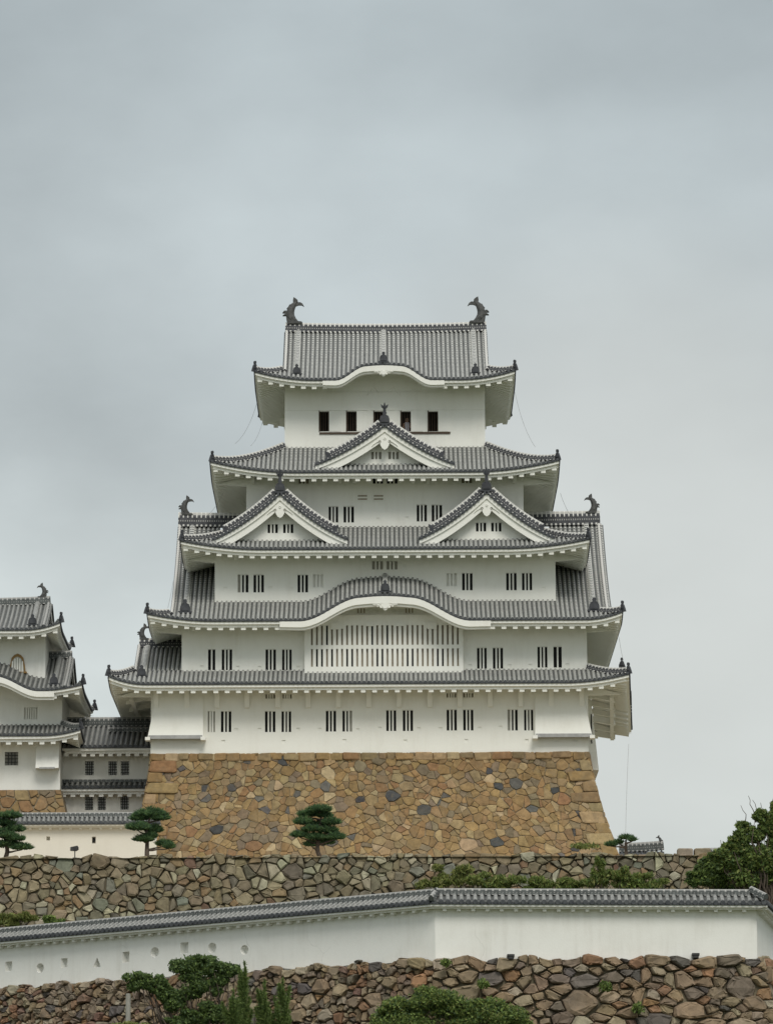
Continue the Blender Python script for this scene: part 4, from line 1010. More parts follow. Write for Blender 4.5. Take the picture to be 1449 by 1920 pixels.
#@@REST
# ------------------------------------------------------------------ small keep at the left
def turret():
    th = thing('castle_turret', (X(-40, 7), 7, Z(1478, 3.4)), 'smaller white keep with three roofs cut off by the left picture edge', 'castle turret')
    c0 = -45
    A_ = (X(2 * c0 - 86, 3.8), X(86, 3.8), 3.8, 10.2); B_ = (X(2 * c0 - 118, 3.4), X(118, 3.4), 3.4, 10.6); C_ = (X(2 * c0 - 115, 3.4), X(115.5, 3.4), 3.4, 10.6)
    ea = (X(2 * c0 - 114, 1.9), X(114, 1.9), 1.9, 12.1); eb = (X(2 * c0 - 156, 1.2), X(156, 1.2), 1.2, 12.8); ec = (X(2 * c0 - 154, 1.6), X(154, 1.6), 1.6, 12.4)
    bb = cosbump(X(-30, 1.2), 1.05, .7, 3.6)
    RA = Irimoya(ea, (X(2 * c0 - 92, 5), X(92, 5)), A_, Z(1177, 1.9), Z(1130, 7), .38, U=.5, Ln=2.4)
    RB = Irimoya(eb, (X(2 * c0 - 134, 5), X(134, 5)), B_, Z(1291, 1.2), Z(1232, 7), .40, U=.4, Ln=3, bmp=bb, bfall=200, hole=(A_[0], A_[1], 2.65))
    RC = Skirt(ec, B_, C_, Z(1375, 1.6), Z(1357, 3.4) - Z(1375, 1.6), U=.4, Ln=1.8)
    RA.build(th, TO, MRIDGE2, MPW, .42, .62, (.9, .9), .5, bells=.6)
    rb = RB.build(th, TO, MRIDGE2, MPW, .4, 0, (.9, 1.1), .5, bells=.6, skipraft=lambda a: a < X(95, 1.2))
    RC.build(th, TO, MRIDGE2, plm=MPW, corner=.5)
    b = MB(); xs = np.linspace(X(-120, 1.2), X(103, 1.2), 50)
    for y0, o0, th0 in ((1.17, .09, .36), (1.29, .12, .50)):
        b.grid([[(x, y0, RB.pz(0) + bb(x) - o0) for x in xs], [(x, y0, RB.pz(0) + bb(x) - o0 - th0) for x in xs], [(x, y0 + .25, RB.pz(0) + bb(x) - o0 - th0) for x in xs]])
    b.build('bargeboard', MPW, rb)
    t = MB(); t.grid([[(x, 3.36, RB.zw - .5) for x in xs], [(x, 3.36, RB.zw + bb(x) + .1) for x in xs]]); t.build('gable_wall', MPW, rb)
    def wl(T, zb, zt, wins, deep=.25):
        w = MB(); hs = [hole(a, b_, c, d, T[2]) for a, b_, c, d, *_ in wins]; wall_front(w, T[0], T[1], zb, zt, T[2], hs, deep); wall_box(w, *T, zb, zt); w.build('wall', MPW, th)
        for h, q in zip(hs, wins): window(th, h, T[2], q[4], q[5], q[6], deep, cross=q[7], bw=q[8])
    wl(A_, Z(1300, 3.8), RA.zw + .3, [])
    wl(B_, Z(1375, 3.4), RB.zw + .3, [(46, 71, 1326, 1349, 5, 'p', MP, 0, .08), (14, 35, 1297, 1304, 3, 'b', MP, 0, .03)])
    wl(C_, Z(1482, 3.4), RC.zw + .3, [(10, 35, 1410, 1435, 3, 'c', MMET, 3, .05)])
    # bell-shaped window
    q = MB(); x, z = at(33.5, 1260, 3.8)
    def arch(s, n=9): return [(-.52 * s, 0)] + [(-.5 * s * (1 - .35 * t ** 1.5), 1.05 * s * t) for t in np.linspace(.1, .85, 5)] + [(-.2 * s, 1.08 * s), (0, 1.16 * s), (.2 * s, 1.08 * s)] + [(.5 * s * (1 - .35 * t ** 1.5), 1.05 * s * t) for t in np.linspace(.85, .1, 5)] + [(.52 * s, 0)]
    q.prism(arch(1.05), (x, 3.70, z - .02), (1, 0, 0), (0, 0, 1), (0, .12, 0)); q.box(x - .62, x + .62, 3.62, 3.79, z - .10, z - .0); f = q.build('bell_shaped_window', MOCH, th)
    q = MB(); q.prism(arch(.86), (x, 3.675, z), (1, 0, 0), (0, 0, 1), (0, .02, 0)); q.build('shutter_or_dark_pane', MSHUTG, f)
    q = MB()
    for k in range(-2, 3): q.box(x + k * .16 - .045, x + k * .16 + .045, 3.64, 3.673, z, z + .92 - .06 * k * k)
    q.build('bars', MP, f)
    # box chute on the lower wall
    q = MB(); x0, x1 = X(70, 2.8), X(113, 2.8); zt, zb = RC.zw - .05, Z(1437, 2.6)
    q.hexa([(x0, 3.5, zb), (x1, 3.5, zb), (x1, 2.6, zb), (x0, 2.6, zb), (x0, 3.5, zt), (x1, 3.5, zt), (x1, 3.2, zt), (x0, 3.2, zt)]); o = q.build('stone_chute', MPW, th)
    q = MB(); q.box(x0 + .25, x1 - .25, 2.52, 2.7, zb - .06, zb + .05); q.build('drip_board', MGUT, o)
    for u in (2, 36, 72, 108):
        q = MB(); xx = X(u, 3.4); q.box(xx - .12, xx + .12, 3.0, 3.42, RC.zw - .62, RC.zw + .02); q.build('bracket', MPW, th)
    for u in (20, 48, 76):
        q = MB(); xx = X(u, 3.8); q.box(xx - .09, xx + .09, 3.5, 3.82, RA.zw - .45, RA.zw + .02); q.build('bracket', MPW, th)
    rnd = random.Random(9); zt = Z(1478, 3.3); xr = X(117, 3.3); xl = X(-75, 3.3); Wd = xr - xl; H = 4.5
    cells = split_cells(power_cells(Wd, H, [(.62, 1.5), (.4, 2), (.2, 3)], rnd), rnd, .45, .5)
    surf = lambda a, b, o: (xl + a + .25 * b * (a / Wd), 3.3 - .3 * b - o, zt - b)
    S = MB(); masonry(S, cells, surf, PAL1[:6], rnd, gap=.02, h=(.04, .1)); o = S.build('stone_base', MSTONE); tag(o, 'low tan stone base under the smaller keep at left', 'stone base')
    J = MB(); J.grid([[surf(a, b, -.04) for a in (0, Wd)] for b in (0, H)]); J.grid([[surf(Wd, b, -.02) for b in (0, H)], [tuple(np.array(surf(Wd, b, -.02)) + (0, 9, 0)) for b in (0, H)]]); J.add([(xl, 3.3, zt - .04), (xr, 3.3, zt - .04), (xr, 12, zt - .04), (xl, 12, zt - .04)], [(0, 1, 2, 3)]); J.build('joint_filling', MJOINT1, o)
turret()

# ------------------------------------------------------------------ corridor building between the two keeps
def corridor():
    yw = 5.6; th = thing('corridor_building', (X(200, yw), 7, Z(1520, yw)), 'two storey white corridor with barred windows linking the two keeps', 'corridor')
    x0, x1 = X(114, yw), X(284, yw) + .6
    zb, z1 = Z(1560, yw), Z(1398, yw)
    up = [(160, 176.5, 1427.5, 1453.5), (204, 220, 1427.5, 1453.5), (227, 243, 1427.5, 1453.5)]; lo = [(160, 175.5, 1493.5, 1519), (184, 199, 1493.5, 1519), (226.5, 242, 1493, 1518)]
    w = MB(); hs = [hole(*q, yw) for q in up + lo]; wall_front(w, x0, x1, zb, z1, yw, hs, .22); wall_box(w, x0, x1, yw, yw + 5, zb, z1); w.build('wall', MPG, th)
    for h in hs: window(th, h, yw, 3, 'p', MMET, .22, cross=4, bw=.05)
    ze, zr = Z(1398, 4.2), Z(1360, 8.1); D = 3.9
    T, EE = MB(), []; zz = lambda a, d: ze + (zr - ze) * (d / D * .9 + .1 * (d / D) ** 2)
    for tw in ((lambda a, d, z: (a, 4.2 + d, z)), (lambda a, d, z: (a, 12 - d, z))):
        slope(T, tw, X(118, 4.2), x1, lambda a: D, zz, r=.10, pitch=.34); EE.append(MB()); eave(EE[-1], tw, X(118, 4.2), x1, lambda a: zz(a, 0), 1.4, X(118, 4.2) + .01, x1 - .01, ze - .2, .6)
    rf = T.build('roof', TO, th)
    for E in EE: E.build('eave', MPG, rf)
    m = MB(); ridge(m, [(x, 8.1, zr - .03) for x in np.linspace(x0, x1, 8)], .45, .5); m.build('main_ridge', MRIDGE2, rf)
    m = MB(); ridge(m, [(x, 7.0, zz(0, 2.8) + .02) for x in np.linspace(X(205, 7), x1, 6)], .4, .25); m.build('step_ridge', MRIDGE2, rf)
    T, E = MB(), MB(); ye = yw - .85; zp = Z(1474, ye); D2 = .85; z2 = lambda a, d: zp + d * .50
    tw = lambda a, d, z: (a, ye + d, z); xa, xb = X(113, ye), X(274, ye) + .5
    slope(T, tw, xa, xb, lambda a: D2, z2, r=.10, pitch=.34); eave(E, tw, xa, xb, lambda a: zp, .8, xa + .01, xb - .01, zp - .2, .6)
    rf = T.build('pent_roof', TO, th); E.build('eave', MPG, rf)
    m = MB(); ridge(m, [(x, yw - .08, z2(0, D2) + .0) for x in (xa, (xa + xb) / 2, xb)], .22, .16); m.build('top_ridge', MRIDGE2, rf)
corridor()

# ------------------------------------------------------------------ tile-capped plaster walls
def wall_run(parent, p0, p1, ze0, ze1, zb0, zb1, th=.55, ov=.5, rise=.42, shapes=(), tiles=TO, rmat=MRIDGE2, pm=MPW, pitch=.30, ext=(0, 0), rh=.22, wx=(0, 0)):
    p0, p1 = np.array(p0, float), np.array(p1, float); Ln = np.linalg.norm(p1 - p0); e = (p1 - p0) / Ln; n = np.array((e[1], -e[0]))   # n points to the viewer's side
    if n[1] > 0: n = -n
    ze = lambda a: ze0 + (ze1 - ze0) * a / Ln; zb = lambda a: zb0 + (zb1 - zb0) * a / Ln
    D = th / 2 + ov; T, E = MB(), MB()
    A0, A1 = -ext[0], Ln + ext[1]
    zz = lambda a, d: ze(a) + rise * d / D + .09 * math.sin(a * .9 + 2) * 0
    for sg in (1, -1):
        tw = (lambda a, d, z, sg=sg: (*(p0 + e * a + n * sg * (D - d)), z))
        B0, B1 = (A0, A1) if sg == 1 else (0.0, Ln)
        dm = lambda a: D * max(0, min(1, 1 + a / ext[0] if ext[0] and a < 0 else 1, 1 - (a - Ln) / ext[1] if ext[1] and a > Ln else 1))
        slope(T, tw, B0, B1, dm, zz, r=.092, pitch=pitch)
        k = 0
        E.grid([[tw(a, .04, ze(a) - .07) for a in (B0, B1)], [tw(a, .04, ze(a) - .17) for a in (B0, B1)], [tw(a, .20, ze(a) - .19) for a in (B0, B1)], [tw(a, .20, ze(a) - .26) for a in (B0, B1)], [tw(a, D - th / 2 + .02, ze(a) - .24) for a in (B0, B1)]])
        m = int(Ln / .62)
        for i in range(m):
            a = (i + .5) * Ln / m; pp = []
            for z in (ze(a) - .36, ze(a) - .245):
                for aa, d in ((a - .08, .24), (a + .08, .24), (a + .08, D - th / 2 + .01), (a - .08, D - th / 2 + .01)): pp.append(tw(aa, d, z))
            E.hexa(pp)
    rf = T.build('tile_roof', tiles, parent); E.build('eave', pm, rf)
    m = MB(); ridge(m, [(*(p0 + e * a), zz(a, D) - .02) for a in np.linspace(0, Ln, 14)], .30, rh); m.build('main_ridge', rmat, rf)
    w = MB(); f = lambda a, z, o=0.0: (*(p0 + e * a + n * (th / 2 - o)), z)
    tops = lambda a: ze(a) - .22
    cells = []
    for kind, a, z, hw, hh in shapes: cells.append((a - hw * 1.25, a + hw * 1.25, z - hh * 1.25, z + hh * 1.25, kind, a, z, hw, hh))
    xs = sorted({-wx[0], Ln + wx[1], *[q for c in cells for q in c[:2]]})
    for i in range(len(xs) - 1):
        a, b = xs[i], xs[i + 1]; c = next((c for c in cells if c[0] < (a + b) / 2 < c[1]), None)
        if not c: w.add([f(a, zb(a)), f(b, zb(b)), f(b, tops(b)), f(a, tops(a))], [(0, 1, 2, 3)]); continue
        w.add([f(a, zb(a)), f(b, zb(b)), f(b, c[2]), f(a, c[2])], [(0, 1, 2, 3)]); w.add([f(a, c[3]), f(b, c[3]), f(b, tops(b)), f(a, tops(a))], [(0, 1, 2, 3)])
        _, _, _, _, kind, ca, cz, hw, hh = c; NN = 24; ang = [2 * math.pi * k / NN + math.pi / 4 for k in range(NN)]
        def sq(t): q = max(abs(math.cos(t)), abs(math.sin(t))); return math.cos(t) / q, math.sin(t) / q
        outer = [(ca + sq(t)[0] * hw * 1.25, cz + sq(t)[1] * hh * 1.25) for t in ang]
        if kind == 'c': inner = [(ca + hw * math.cos(t), cz + hh * math.sin(t)) for t in ang]
        elif kind == 's': inner = [(ca + hw * sq(t)[0], cz + hh * sq(t)[1]) for t in ang]
        else:
            inner = []
            for t in ang:
                dx, dy = math.cos(t), math.sin(t); best = 9
                for nx, ny, k in ((0, -1, .8), (1.0, .5, .5), (-1.0, .5, .5)):
                    q = dx * nx + dy * ny
                    if q > 1e-6: best = min(best, k / q)
                inner.append((ca + hw * dx * best, cz + hh * dy * best))
        dp = .30; V = [f(*q) for q in outer] + [f(*q) for q in inner] + [f(ca + (q[0] - ca) * .8, cz + (q[1] - cz) * .8, dp) for q in inner]
        w.add(V, [(k, (k + 1) % NN, NN + (k + 1) % NN, NN + k) for k in range(NN)] + [(NN + k, NN + (k + 1) % NN, 2 * NN + (k + 1) % NN, 2 * NN + k) for k in range(NN)] + [tuple(range(2 * NN, 3 * NN))])
    g_ = lambda a, z: (*(p0 + e * a - n * th / 2), z)
    w.add([g_(0, zb(0)), g_(Ln, zb(Ln)), g_(Ln, tops(Ln)), g_(0, tops(0))], [(0, 1, 2, 3)])
    for a in (-wx[0], Ln + wx[1]): w.add([f(a, zb(a)), g_(a, zb(a)), g_(a, tops(a)), f(a, tops(a))], [(0, 1, 2, 3)])
    w.build('wall', pm, parent)
    return dict(p0=p0, e=e, n=n, Ln=Ln, rf=rf, zr=lambda a: zz(a, D))
# wall on the terrace, in front of the corridor
yt = -4
tw_ = thing('plaster_wall', (X(150, yt), yt, ZM), 'cream plaster wall with tiled cap standing on the terrace left of the big base', 'plaster wall')
shp = []
for u, v, hw, hh in ((176.5, 1575, 3.6, 6.5), (91, 1572, 3.4, 3.8)): x, z = at(u, v, yt - .28); shp.append(('s', x - X(-60, yt), z, hw / 30, hh / 30))
wall_run(tw_, (X(-60, yt), yt), (X(296, yt), yt), Z(1541, yt - .7), Z(1541, yt - .7), ZM - .3, ZM - .3, shapes=shp, pm=plaster('cream_plaster', (.75, .71, .62), (.6, .55, .47), .5), rise=.50, ext=(0, .3))
q = MB(); x, z = at(176.5, 1575, yt + .05); q.box(x - .09, x + .09, yt - .10, yt - .085, z - .17, z + .17); q.build('loophole_opening', MDARK, tw_)

# long wall in the foreground: oblique left run, frontal middle run, right run turning away
YC = -90
C_ = (X(820, YC, 1750), YC); L_ = (X(-45, -70.5, 1800), -70.5); R_ = (X(1407, YC, 1750), YC); RR = (X(1478, -74, 1780), -74)
fw = thing('plaster_wall', (C_[0], YC, ZB), 'long white plaster wall with tiled cap and loopholes across the foreground', 'plaster wall')
p0 = Vector((L_[0], L_[1], 0)); ed = (Vector((C_[0], C_[1], 0)) - p0).normalized(); nn = Vector((ed.y, -ed.x, 0)); nn = nn if nn.y < 0 else -nn
fp = p0 + nn * .275; shp = []
for kd, u, v, hu, hv in (('s', 17, 1812, 6.5, 9), ('c', 76, 1815, 7, 9), ('s', 121, 1805.5, 6, 9), ('t', 182.5, 1805, 8.5, 10), ('s', 236.5, 1794.5, 6.5, 10), ('c', 290.5, 1785.5, 8, 9.5), ('s', 346, 1777.5, 7.5, 10.5), ('c', 398, 1777.5, 8, 10), ('c', 458.5, 1781, 7.5, 9)):
    q = onplane(u, v, fp, nn); q2 = onplane(u + hu, v, fp, nn); q3 = onplane(u, v - hv, fp, nn)
    shp.append((kd, (q - fp).dot(ed), q.z, (q2 - q).dot(ed), q3.z - q.z))
def zfront(u, v, p): return onplane(u, v, (p[0], p[1], 0), (0, 1, 0)).z
zeL, zbL = zfront(-45, 1768, (L_[0], L_[1] - .7)), zfront(-45, 1856, L_)
zeC, zbC = zfront(820, 1692, (C_[0], C_[1] - .7)), zfront(820, 1798, C_)
zeR, zbR = zfront(1407, 1694, (R_[0], R_[1] - .7)), zfront(1407, 1795, R_)
zeS, zbS = zfront(1478, 1755, RR), zfront(1478, 1830, RR)
i1 = wall_run(fw, L_, C_, zeL, zeC, zbL - .5, zbC - .5, shapes=shp, ext=(0, .30), wx=(0, .112))
i2 = wall_run(fw, C_, R_, zeC, zeR, zbC - .5, zbR - .5, ext=(.30, .68), wx=(.112, .235))
i3 = wall_run(fw, R_, RR, zeR, zeR - .2, zbR - .5, zbR - .8, ext=(.68, 0), wx=(.235, 0))
for inf, px, py in ((i2, C_[0], C_[1]), (i2, R_[0], R_[1])):
    m = MB(); zc = inf['zr'](0); dx = (-.22 if px == C_[0] else .5)
    ridge(m, [(px + dx * t * 1.2, py - .85 * t, zc + .06 - .42 * t) for t in np.linspace(0, 1, 5)], .26, .2); m.build('hip_ridge', MRIDGE2, inf['rf'])
    if px == C_[0]: bell(inf['rf'], px + dx * .4, py - .35, zc - .05, .26)

# ------------------------------------------------------------------ retaining walls
PAL2 = [(.21, .168, .105, 4), (.18, .148, .098, 4), (.24, .205, .135, 3.4), (.165, .145, .105, 3), (.215, .15, .085, 2.2), (.33, .305, .215, 2.2), (.13, .115, .085, 1), (.165, .105, .07, .5), (.16, .16, .125, 1.5)]
def mid_wall():
    rnd = random.Random(21); xl, xr = X(-70, -18), X(1318, -18); Wd = xr - xl; H = 8.0; zt = ZM + .06; fixed = []
    x = .4
    while x < Wd: fixed.append((x, rnd.uniform(.18, .36), rnd.uniform(.32, .5))); x += rnd.uniform(.75, 1.5)
    cells = split_cells(power_cells(Wd, H, [(.54, .5), (.38, 1.4), (.25, 2.6), (.14, 1.5)], rnd, (), 1.25), rnd, .38, .55, .27)
    wob = lambda a: .09 * math.sin(a * 1.7) + .06 * math.sin(a * 4.1 + 1)
    surf = lambda a, b, o: (xl + a, -18 - .26 * b - o, zt - b + wob(a) * max(0, 1 - b / 1.2))
    S = MB(); masonry(S, cells, surf, PAL2, rnd, gap=.016, h=(.05, .24), rounds=1, jit=.045, jag=.115)
    o = S.build('stone_wall', MSTONE2); tag(o, 'rough mossy retaining wall between the keep base and the white wall', 'stone wall')
    J = MB(); J.grid([[surf(a, b + .08, -.09) for a in np.linspace(0, Wd, 120)] for b in (0, .5, 1.2, H)])
    J.grid([[(xr - .1, -18 - .26 * b + q, zt - b - .05) for q in (0.1, 30)] for b in (0, H)]); J.build('joint_filling', MJOINT, o)
    c = MB(); rr = random.Random(2)      # two dressed blocks closing the right end
    for u0, u1 in ((1262, 1292), (1293, 1325)):
        x0, x1 = X(u0, -18), X(u1, -18); c2 = [([(0, 0), (x1 - x0, 0), (x1 - x0, .55), (0, .55)], .5)]
        masonry(c, c2, lambda a, b, o, x0=x0: (x0 + a, -18.02 - o, zt + .30 - b), [(.27, .22, .16, 1)], rr, gap=.01, h=(.08, .12), rounds=1)
        c.box(x0 + .05, x1 - .05, -17.98, -17.0, zt - .2, zt + .26, 0, (.24, .20, .15))
    c.build('cap_block', MSTONE2, o)
mid_wall()
PAL3 = [(.25, .185, .115, 4), (.21, .158, .105, 4), (.275, .22, .15, 3), (.175, .14, .105, 3), (.24, .145, .085, 1.4), (.31, .26, .19, 2.2), (.19, .12, .09, .9), (.12, .108, .095, 1.0), (.28, .165, .085, .5)]
def front_stone():
    rnd = random.Random(33); S, J = MB(), MB(); H = 7.5
    segs = ((L_, C_, zbL, zbC, [(.38, .6), (.26, 1.6), (.17, 2), (.09, 1)], 1.45), (C_, R_, zbC, zbR, [(.54, .40), (.37, 1.0), (.25, 1.8), (.13, 2)], 1.5), (R_, RR, zbR, zbS, [(.5, .8), (.3, 2)], 1.4))
    for P0, P1, z0, z1, radii, an in segs:
        a0, a1 = np.array(P0), np.array(P1); Ln = np.linalg.norm(a1 - a0); e = (a1 - a0) / Ln; n = np.array((e[1], -e[0])); n = -n if (n[1] > 0 or (abs(n[1]) < .45 and n[0] < 0)) and P0 is not R_ else n
        if P0 is R_: n = np.array((e[1], -e[0])) if e[1] > 0 else -np.array((e[1], -e[0]))
        fx = []; x = .3
        while x < Ln: fx.append((x, rnd.uniform(.12, .28), rnd.uniform(.22, .4))); x += rnd.uniform(.55, 1.1)
        cells = power_cells(Ln, H, radii, rnd, fx, an); kk = [i for i in range(len(cells)) if rnd.random() < (.45 if P0 is L_ else .28)]; ks = set(kk)
        cells = [c for i, c in enumerate(cells) if i not in ks] + split_cells([cells[i] for i in kk], rnd, .16 if P0 is L_ else .42, .6, .3)
        ph = rnd.uniform(0, 6)
        t0, t1 = ((0, .414), (.414, .88), (.88, 0))[0 if P0 is L_ else 1 if P0 is C_ else 2]
        def surf(a, b, o, a0=a0, e=e, n=n, z0=z0, z1=z1, Ln=Ln, ph=ph, t0=t0, t1=t1):
            of = .42 + .24 * b + max(0, o) * .8; A = -t0 * of + (Ln + (t0 + t1) * of) * a / Ln
            q = a0 + e * A + n * (.42 + .24 * b + o)
            return (q[0], q[1], z0 + (z1 - z0) * a / Ln + .02 - b + max(0, 1 - b) * (.09 * math.sin(a * 2.3 + ph) + .06 * math.sin(a * 5.1)))
        masonry(S, cells, surf, PAL3, rnd, gap=.020, h=(.08, .30), rounds=2, jit=.05, jag=.10)
        J.grid([[surf(a, b + .07, -.10) for a in np.linspace(0, Ln, 60)] for b in (0, .5, 1, H)])
        J.grid([[surf(a, .1, -.1) for a in np.linspace(0, Ln, 20)], [tuple(np.array(surf(a, .1, -.1)) - (n[0] * .9, n[1] * .9, 0)) for a in np.linspace(0, Ln, 20)]])
    o = S.build('stone_wall', MSTONE3); tag(o, 'dark wall of big rounded boulders under the foreground white wall', 'stone wall'); J.build('joint_filling', MJOINT, o)
    for u, v in ((957, 1790), (1303, 1788)):
        x, z = at(u, v, YC - .45); q = MB(); q.box(x - .16, x + .16, YC - .75, YC - .2, z - .1, z + .0); q.box(x - .12, x + .12, YC - .70, YC - .2, z - .22, z - .102); q.box(x - .09, x + .09, YC - .76, YC - .7, z - .2, z - .12); q.build('drain_spout', MMET, fw)
front_stone()

# ------------------------------------------------------------------ small far things
def far_roof(name, u0, u1, vr, ve, Y, lab, fishy=None):
    th = thing(name, (X((u0 + u1) / 2, Y, 1600), Y, Z(1700, Y)), lab, 'turret')
    x0, x1 = X(u0, Y, 1590), X(u1, Y, 1590); zr, ze = Z(vr, Y), Z(ve, Y - 3); T = MB(); D = 3
    for tw in ((lambda a, d, z: (a, Y - 3 + d, z)), (lambda a, d, z: (a, Y + 3 - d, z))): slope(T, tw, x0, x1, lambda a: D, lambda a, d: ze + (zr - ze) * d / D, pitch=.34)
    rf = T.build('roof', [MSHEET2, MEND, MEND], th); m = MB(); ridge(m, [(x, Y, zr - .02 + .15 * ((x - x0) / (x1 - x0)) ** 2) for x in np.linspace(x0, x1, 8)], .45, .5); m.build('main_ridge', MRIDGE2, rf)
    w = MB(); w.box(x0 + .8, x1 - .8, Y - 2, Y + 2, ze - 8, ze + .1); w.build('wall', MPG, th)
    if fishy: fish(rf, x1 - .3, Y, zr + .5, -1, fishy)
far_roof('tiled_turret', 1160, 1244, 1599, 1622, 30, 'low dark tiled roof end with fish ornament behind the mossy wall', .42)
far_roof('tiled_turret', 1318, 1400, 1609, 1620, 34, 'slate grey roof strip just beside the big broadleaf tree')
q = MB(); x, z = at(141, 1594, -17.2)
q.box(x - .12, x + .12, -17.3, -17.1, ZM - .1, ZM + .04); q.tube([(x, -17.2, ZM), (x, -17.2, z - .02)], .035, 6)
o = q.build('floodlight', MMET); tag(o, 'small black floodlight on the terrace edge before the cream wall', 'floodlight')
q = MB(); q.prism([(-.22, -.1), (-.22, .12), (.18, .2), (.24, .12), (.24, -.04), (.1, -.12)], (x - .02, -17.32, z + .06), (1, 0, 0), (0, 0, 1), (0, .24, 0)); q.build('lamp_head', MMET, o)
q = MB(); q.box(x - .29, x - .245, -17.3, -17.1, z - .03, z + .17); q.build('lens', MCON, o)
q = MB(); px, pz = at(241, 1863, -101); 
q.tube([(px, -101, 11.5), (px, -101, pz - .02), (px, -101, pz)], [.11, .105, .08], 10); o = q.build('post', MCON); tag(o, 'grey concrete post standing before the boulder wall', 'post')

# ------------------------------------------------------------------ trees and shrubs
PINE = [(.065, .125, .055), (.09, .16, .065), (.12, .195, .072), (.045, .09, .045)]
def pine(base_uv, pads, Y, label, lean=()):
    x, z0 = at(*base_uv, Y); th = thing('pine_tree', (x, Y, ZM - .1), label, 'pine tree', 'clipped pines on the terrace'); rnd = random.Random(int(base_uv[0]))
    T, C = MB(), MB(); top = min(pads, key=lambda p: p[1]); tx, tz = at(top[0], top[1] + 3, Y)
    P = limb(T, (x, Y, ZM - .2), (tx, Y, tz), .17, .05, rnd, .10, 7)
    for u, v, ru, rv in pads:
        cx_, cz = at(u, v, Y); s = 31.3; yo = rnd.uniform(-.5, .5); rx, rz = ru / s, rv / s
        j = min(range(len(P)), key=lambda k: abs(P[k][2] - (cz - .25))); limb(T, P[j], (cx_, Y + yo, cz - rz * .4), .07, .025, rnd, .08, 4)
        n = int(520 * rx * max(rx, .7) + 170); rz *= 1.08; rx *= 1.0
        for _ in range(n):
            t = rnd.uniform(0, 6.283); r = math.sqrt(rnd.random()); hx, hy = rx * r * math.cos(t), rx * .8 * r * math.sin(t)
            zt = cz + rz * (1 - r * r) ** .5 * rnd.uniform(-.35, 1) * (1 + .25 * math.sin(t * 3 + u)); c = np.array((cx_ + hx, Y + yo + hy, zt)); k = rnd.uniform(.75, 1.4); col = tuple(q * k for q in rnd.choice(PINE))
            for _ in range(3):
                d = np.array((rnd.gauss(0, .6) + hx * .6, rnd.gauss(0, .6) + hy * .6, rnd.uniform(.2, 1.0))); d /= np.linalg.norm(d); s_ = np.cross(d, (rnd.gauss(0, 1), rnd.gauss(0, 1), .2)); s_ /= np.linalg.norm(s_) + 1e-9
                l = rnd.uniform(.15, .34); C.add([c - s_ * .03, c + s_ * .032, c + d * l], [(0, 1, 2)], 0, None, col)
    T.build('trunk', MBARK, th, True); C.build('crown', MLEAF, th)
pine((8, 1612), [(18, 1532, 22, 8), (8, 1545, 20, 8), (26, 1556, 20, 8), (12, 1570, 20, 8), (32, 1576, 16, 6), (10, 1585, 30, 9), (42, 1592, 20, 7), (-20, 1560, 25, 10)], -15, 'layered dark pine cut by the left picture edge')
pine((275, 1612), [(283, 1528, 30, 12), (262, 1535, 18, 8), (300, 1535, 18, 9), (260, 1555, 22, 10), (288, 1557, 16, 10), (270, 1576, 18, 8), (283, 1570, 12, 7), (308, 1583, 14, 7), (318, 1590, 9, 5)], -15.5, 'pine with bare lower trunk beside the end of the cream wall')
pine((592, 1612), [(600, 1521, 22, 8), (578, 1527, 20, 8), (608, 1530, 14, 7), (570, 1544, 18, 9), (595, 1547, 16, 8), (622, 1545, 16, 9), (585, 1558, 18, 8), (616, 1560, 18, 8), (562, 1568, 16, 7), (593, 1573, 18, 8), (630, 1573, 16, 8), (610, 1580, 16, 7), (585, 1584, 14, 6)], -14, 'bushy cloud pine standing alone before the middle of the tan base')
pine((1172, 1605), [(1173, 1572, 11, 3), (1184, 1578, 6, 3), (1160, 1580, 7, 3), (1146, 1584, 10, 4)], -13, 'tiny thin pine at the right foot of the tan base')

LG = [(.135, .195, .052), (.175, .24, .065), (.215, .28, .075), (.09, .14, .045)]
LY = [(.21, .235, .07), (.17, .205, .06), (.26, .27, .09), (.12, .15, .045)]
LD = [(.075, .12, .05), (.105, .16, .058), (.14, .20, .068)]
def shrub(name, blobs, Y, dens_, size, cols, label, cat, s, trunk=None, group=None, el=1.0, up=0.0, depth=.8, ground=None):
    rnd = random.Random(len(label) * 7 + int(blobs[0][0])); u0, v0 = blobs[0][0], max(b[1] + b[3] for b in blobs)
    x, z = at(u0, v0, Y); z = ground if ground is not None else z
    th = thing(name, (x, Y, z), label, cat, group); C, T = MB(), MB()
    for u, v, ru, rv in blobs:
        cx_, cz = at(u, v, Y); rx, rz = ru / s, rv / s; yo = rnd.uniform(-.4, .4) * rx
        leaves(C, (cx_, Y + yo, cz), (rx, max(rx * depth, .3), rz), int(dens_ * 1.5 * (rx * rz + .2)), size, cols, rnd, .5, el, up)
        if C.n and (not trunk or rnd.random() < .35): limb(T, (x + rnd.uniform(-.1, .1), Y, z), (cx_, Y + yo, cz), (trunk or .05) * .6, .012, rnd, .10, 5)
    T.build('trunk' if trunk else 'stem', MBARK, th, True); C.build('crown' if trunk else 'foliage', MLEAF, th)
    return th
def sub(b, k, seed, lo=.34, hi=.58):      # break a blob into an uneven cluster of small ones
    rnd = random.Random(seed); o = []
    for u, v, ru, rv in b:
        for _ in range(k):
            t = rnd.uniform(0, 6.283); r = rnd.uniform(.25, .95); q = rnd.uniform(lo, hi)
            o.append((u + ru * r * math.cos(t), v + rv * r * math.sin(t), ru * q, rv * q * 1.1))
    return o
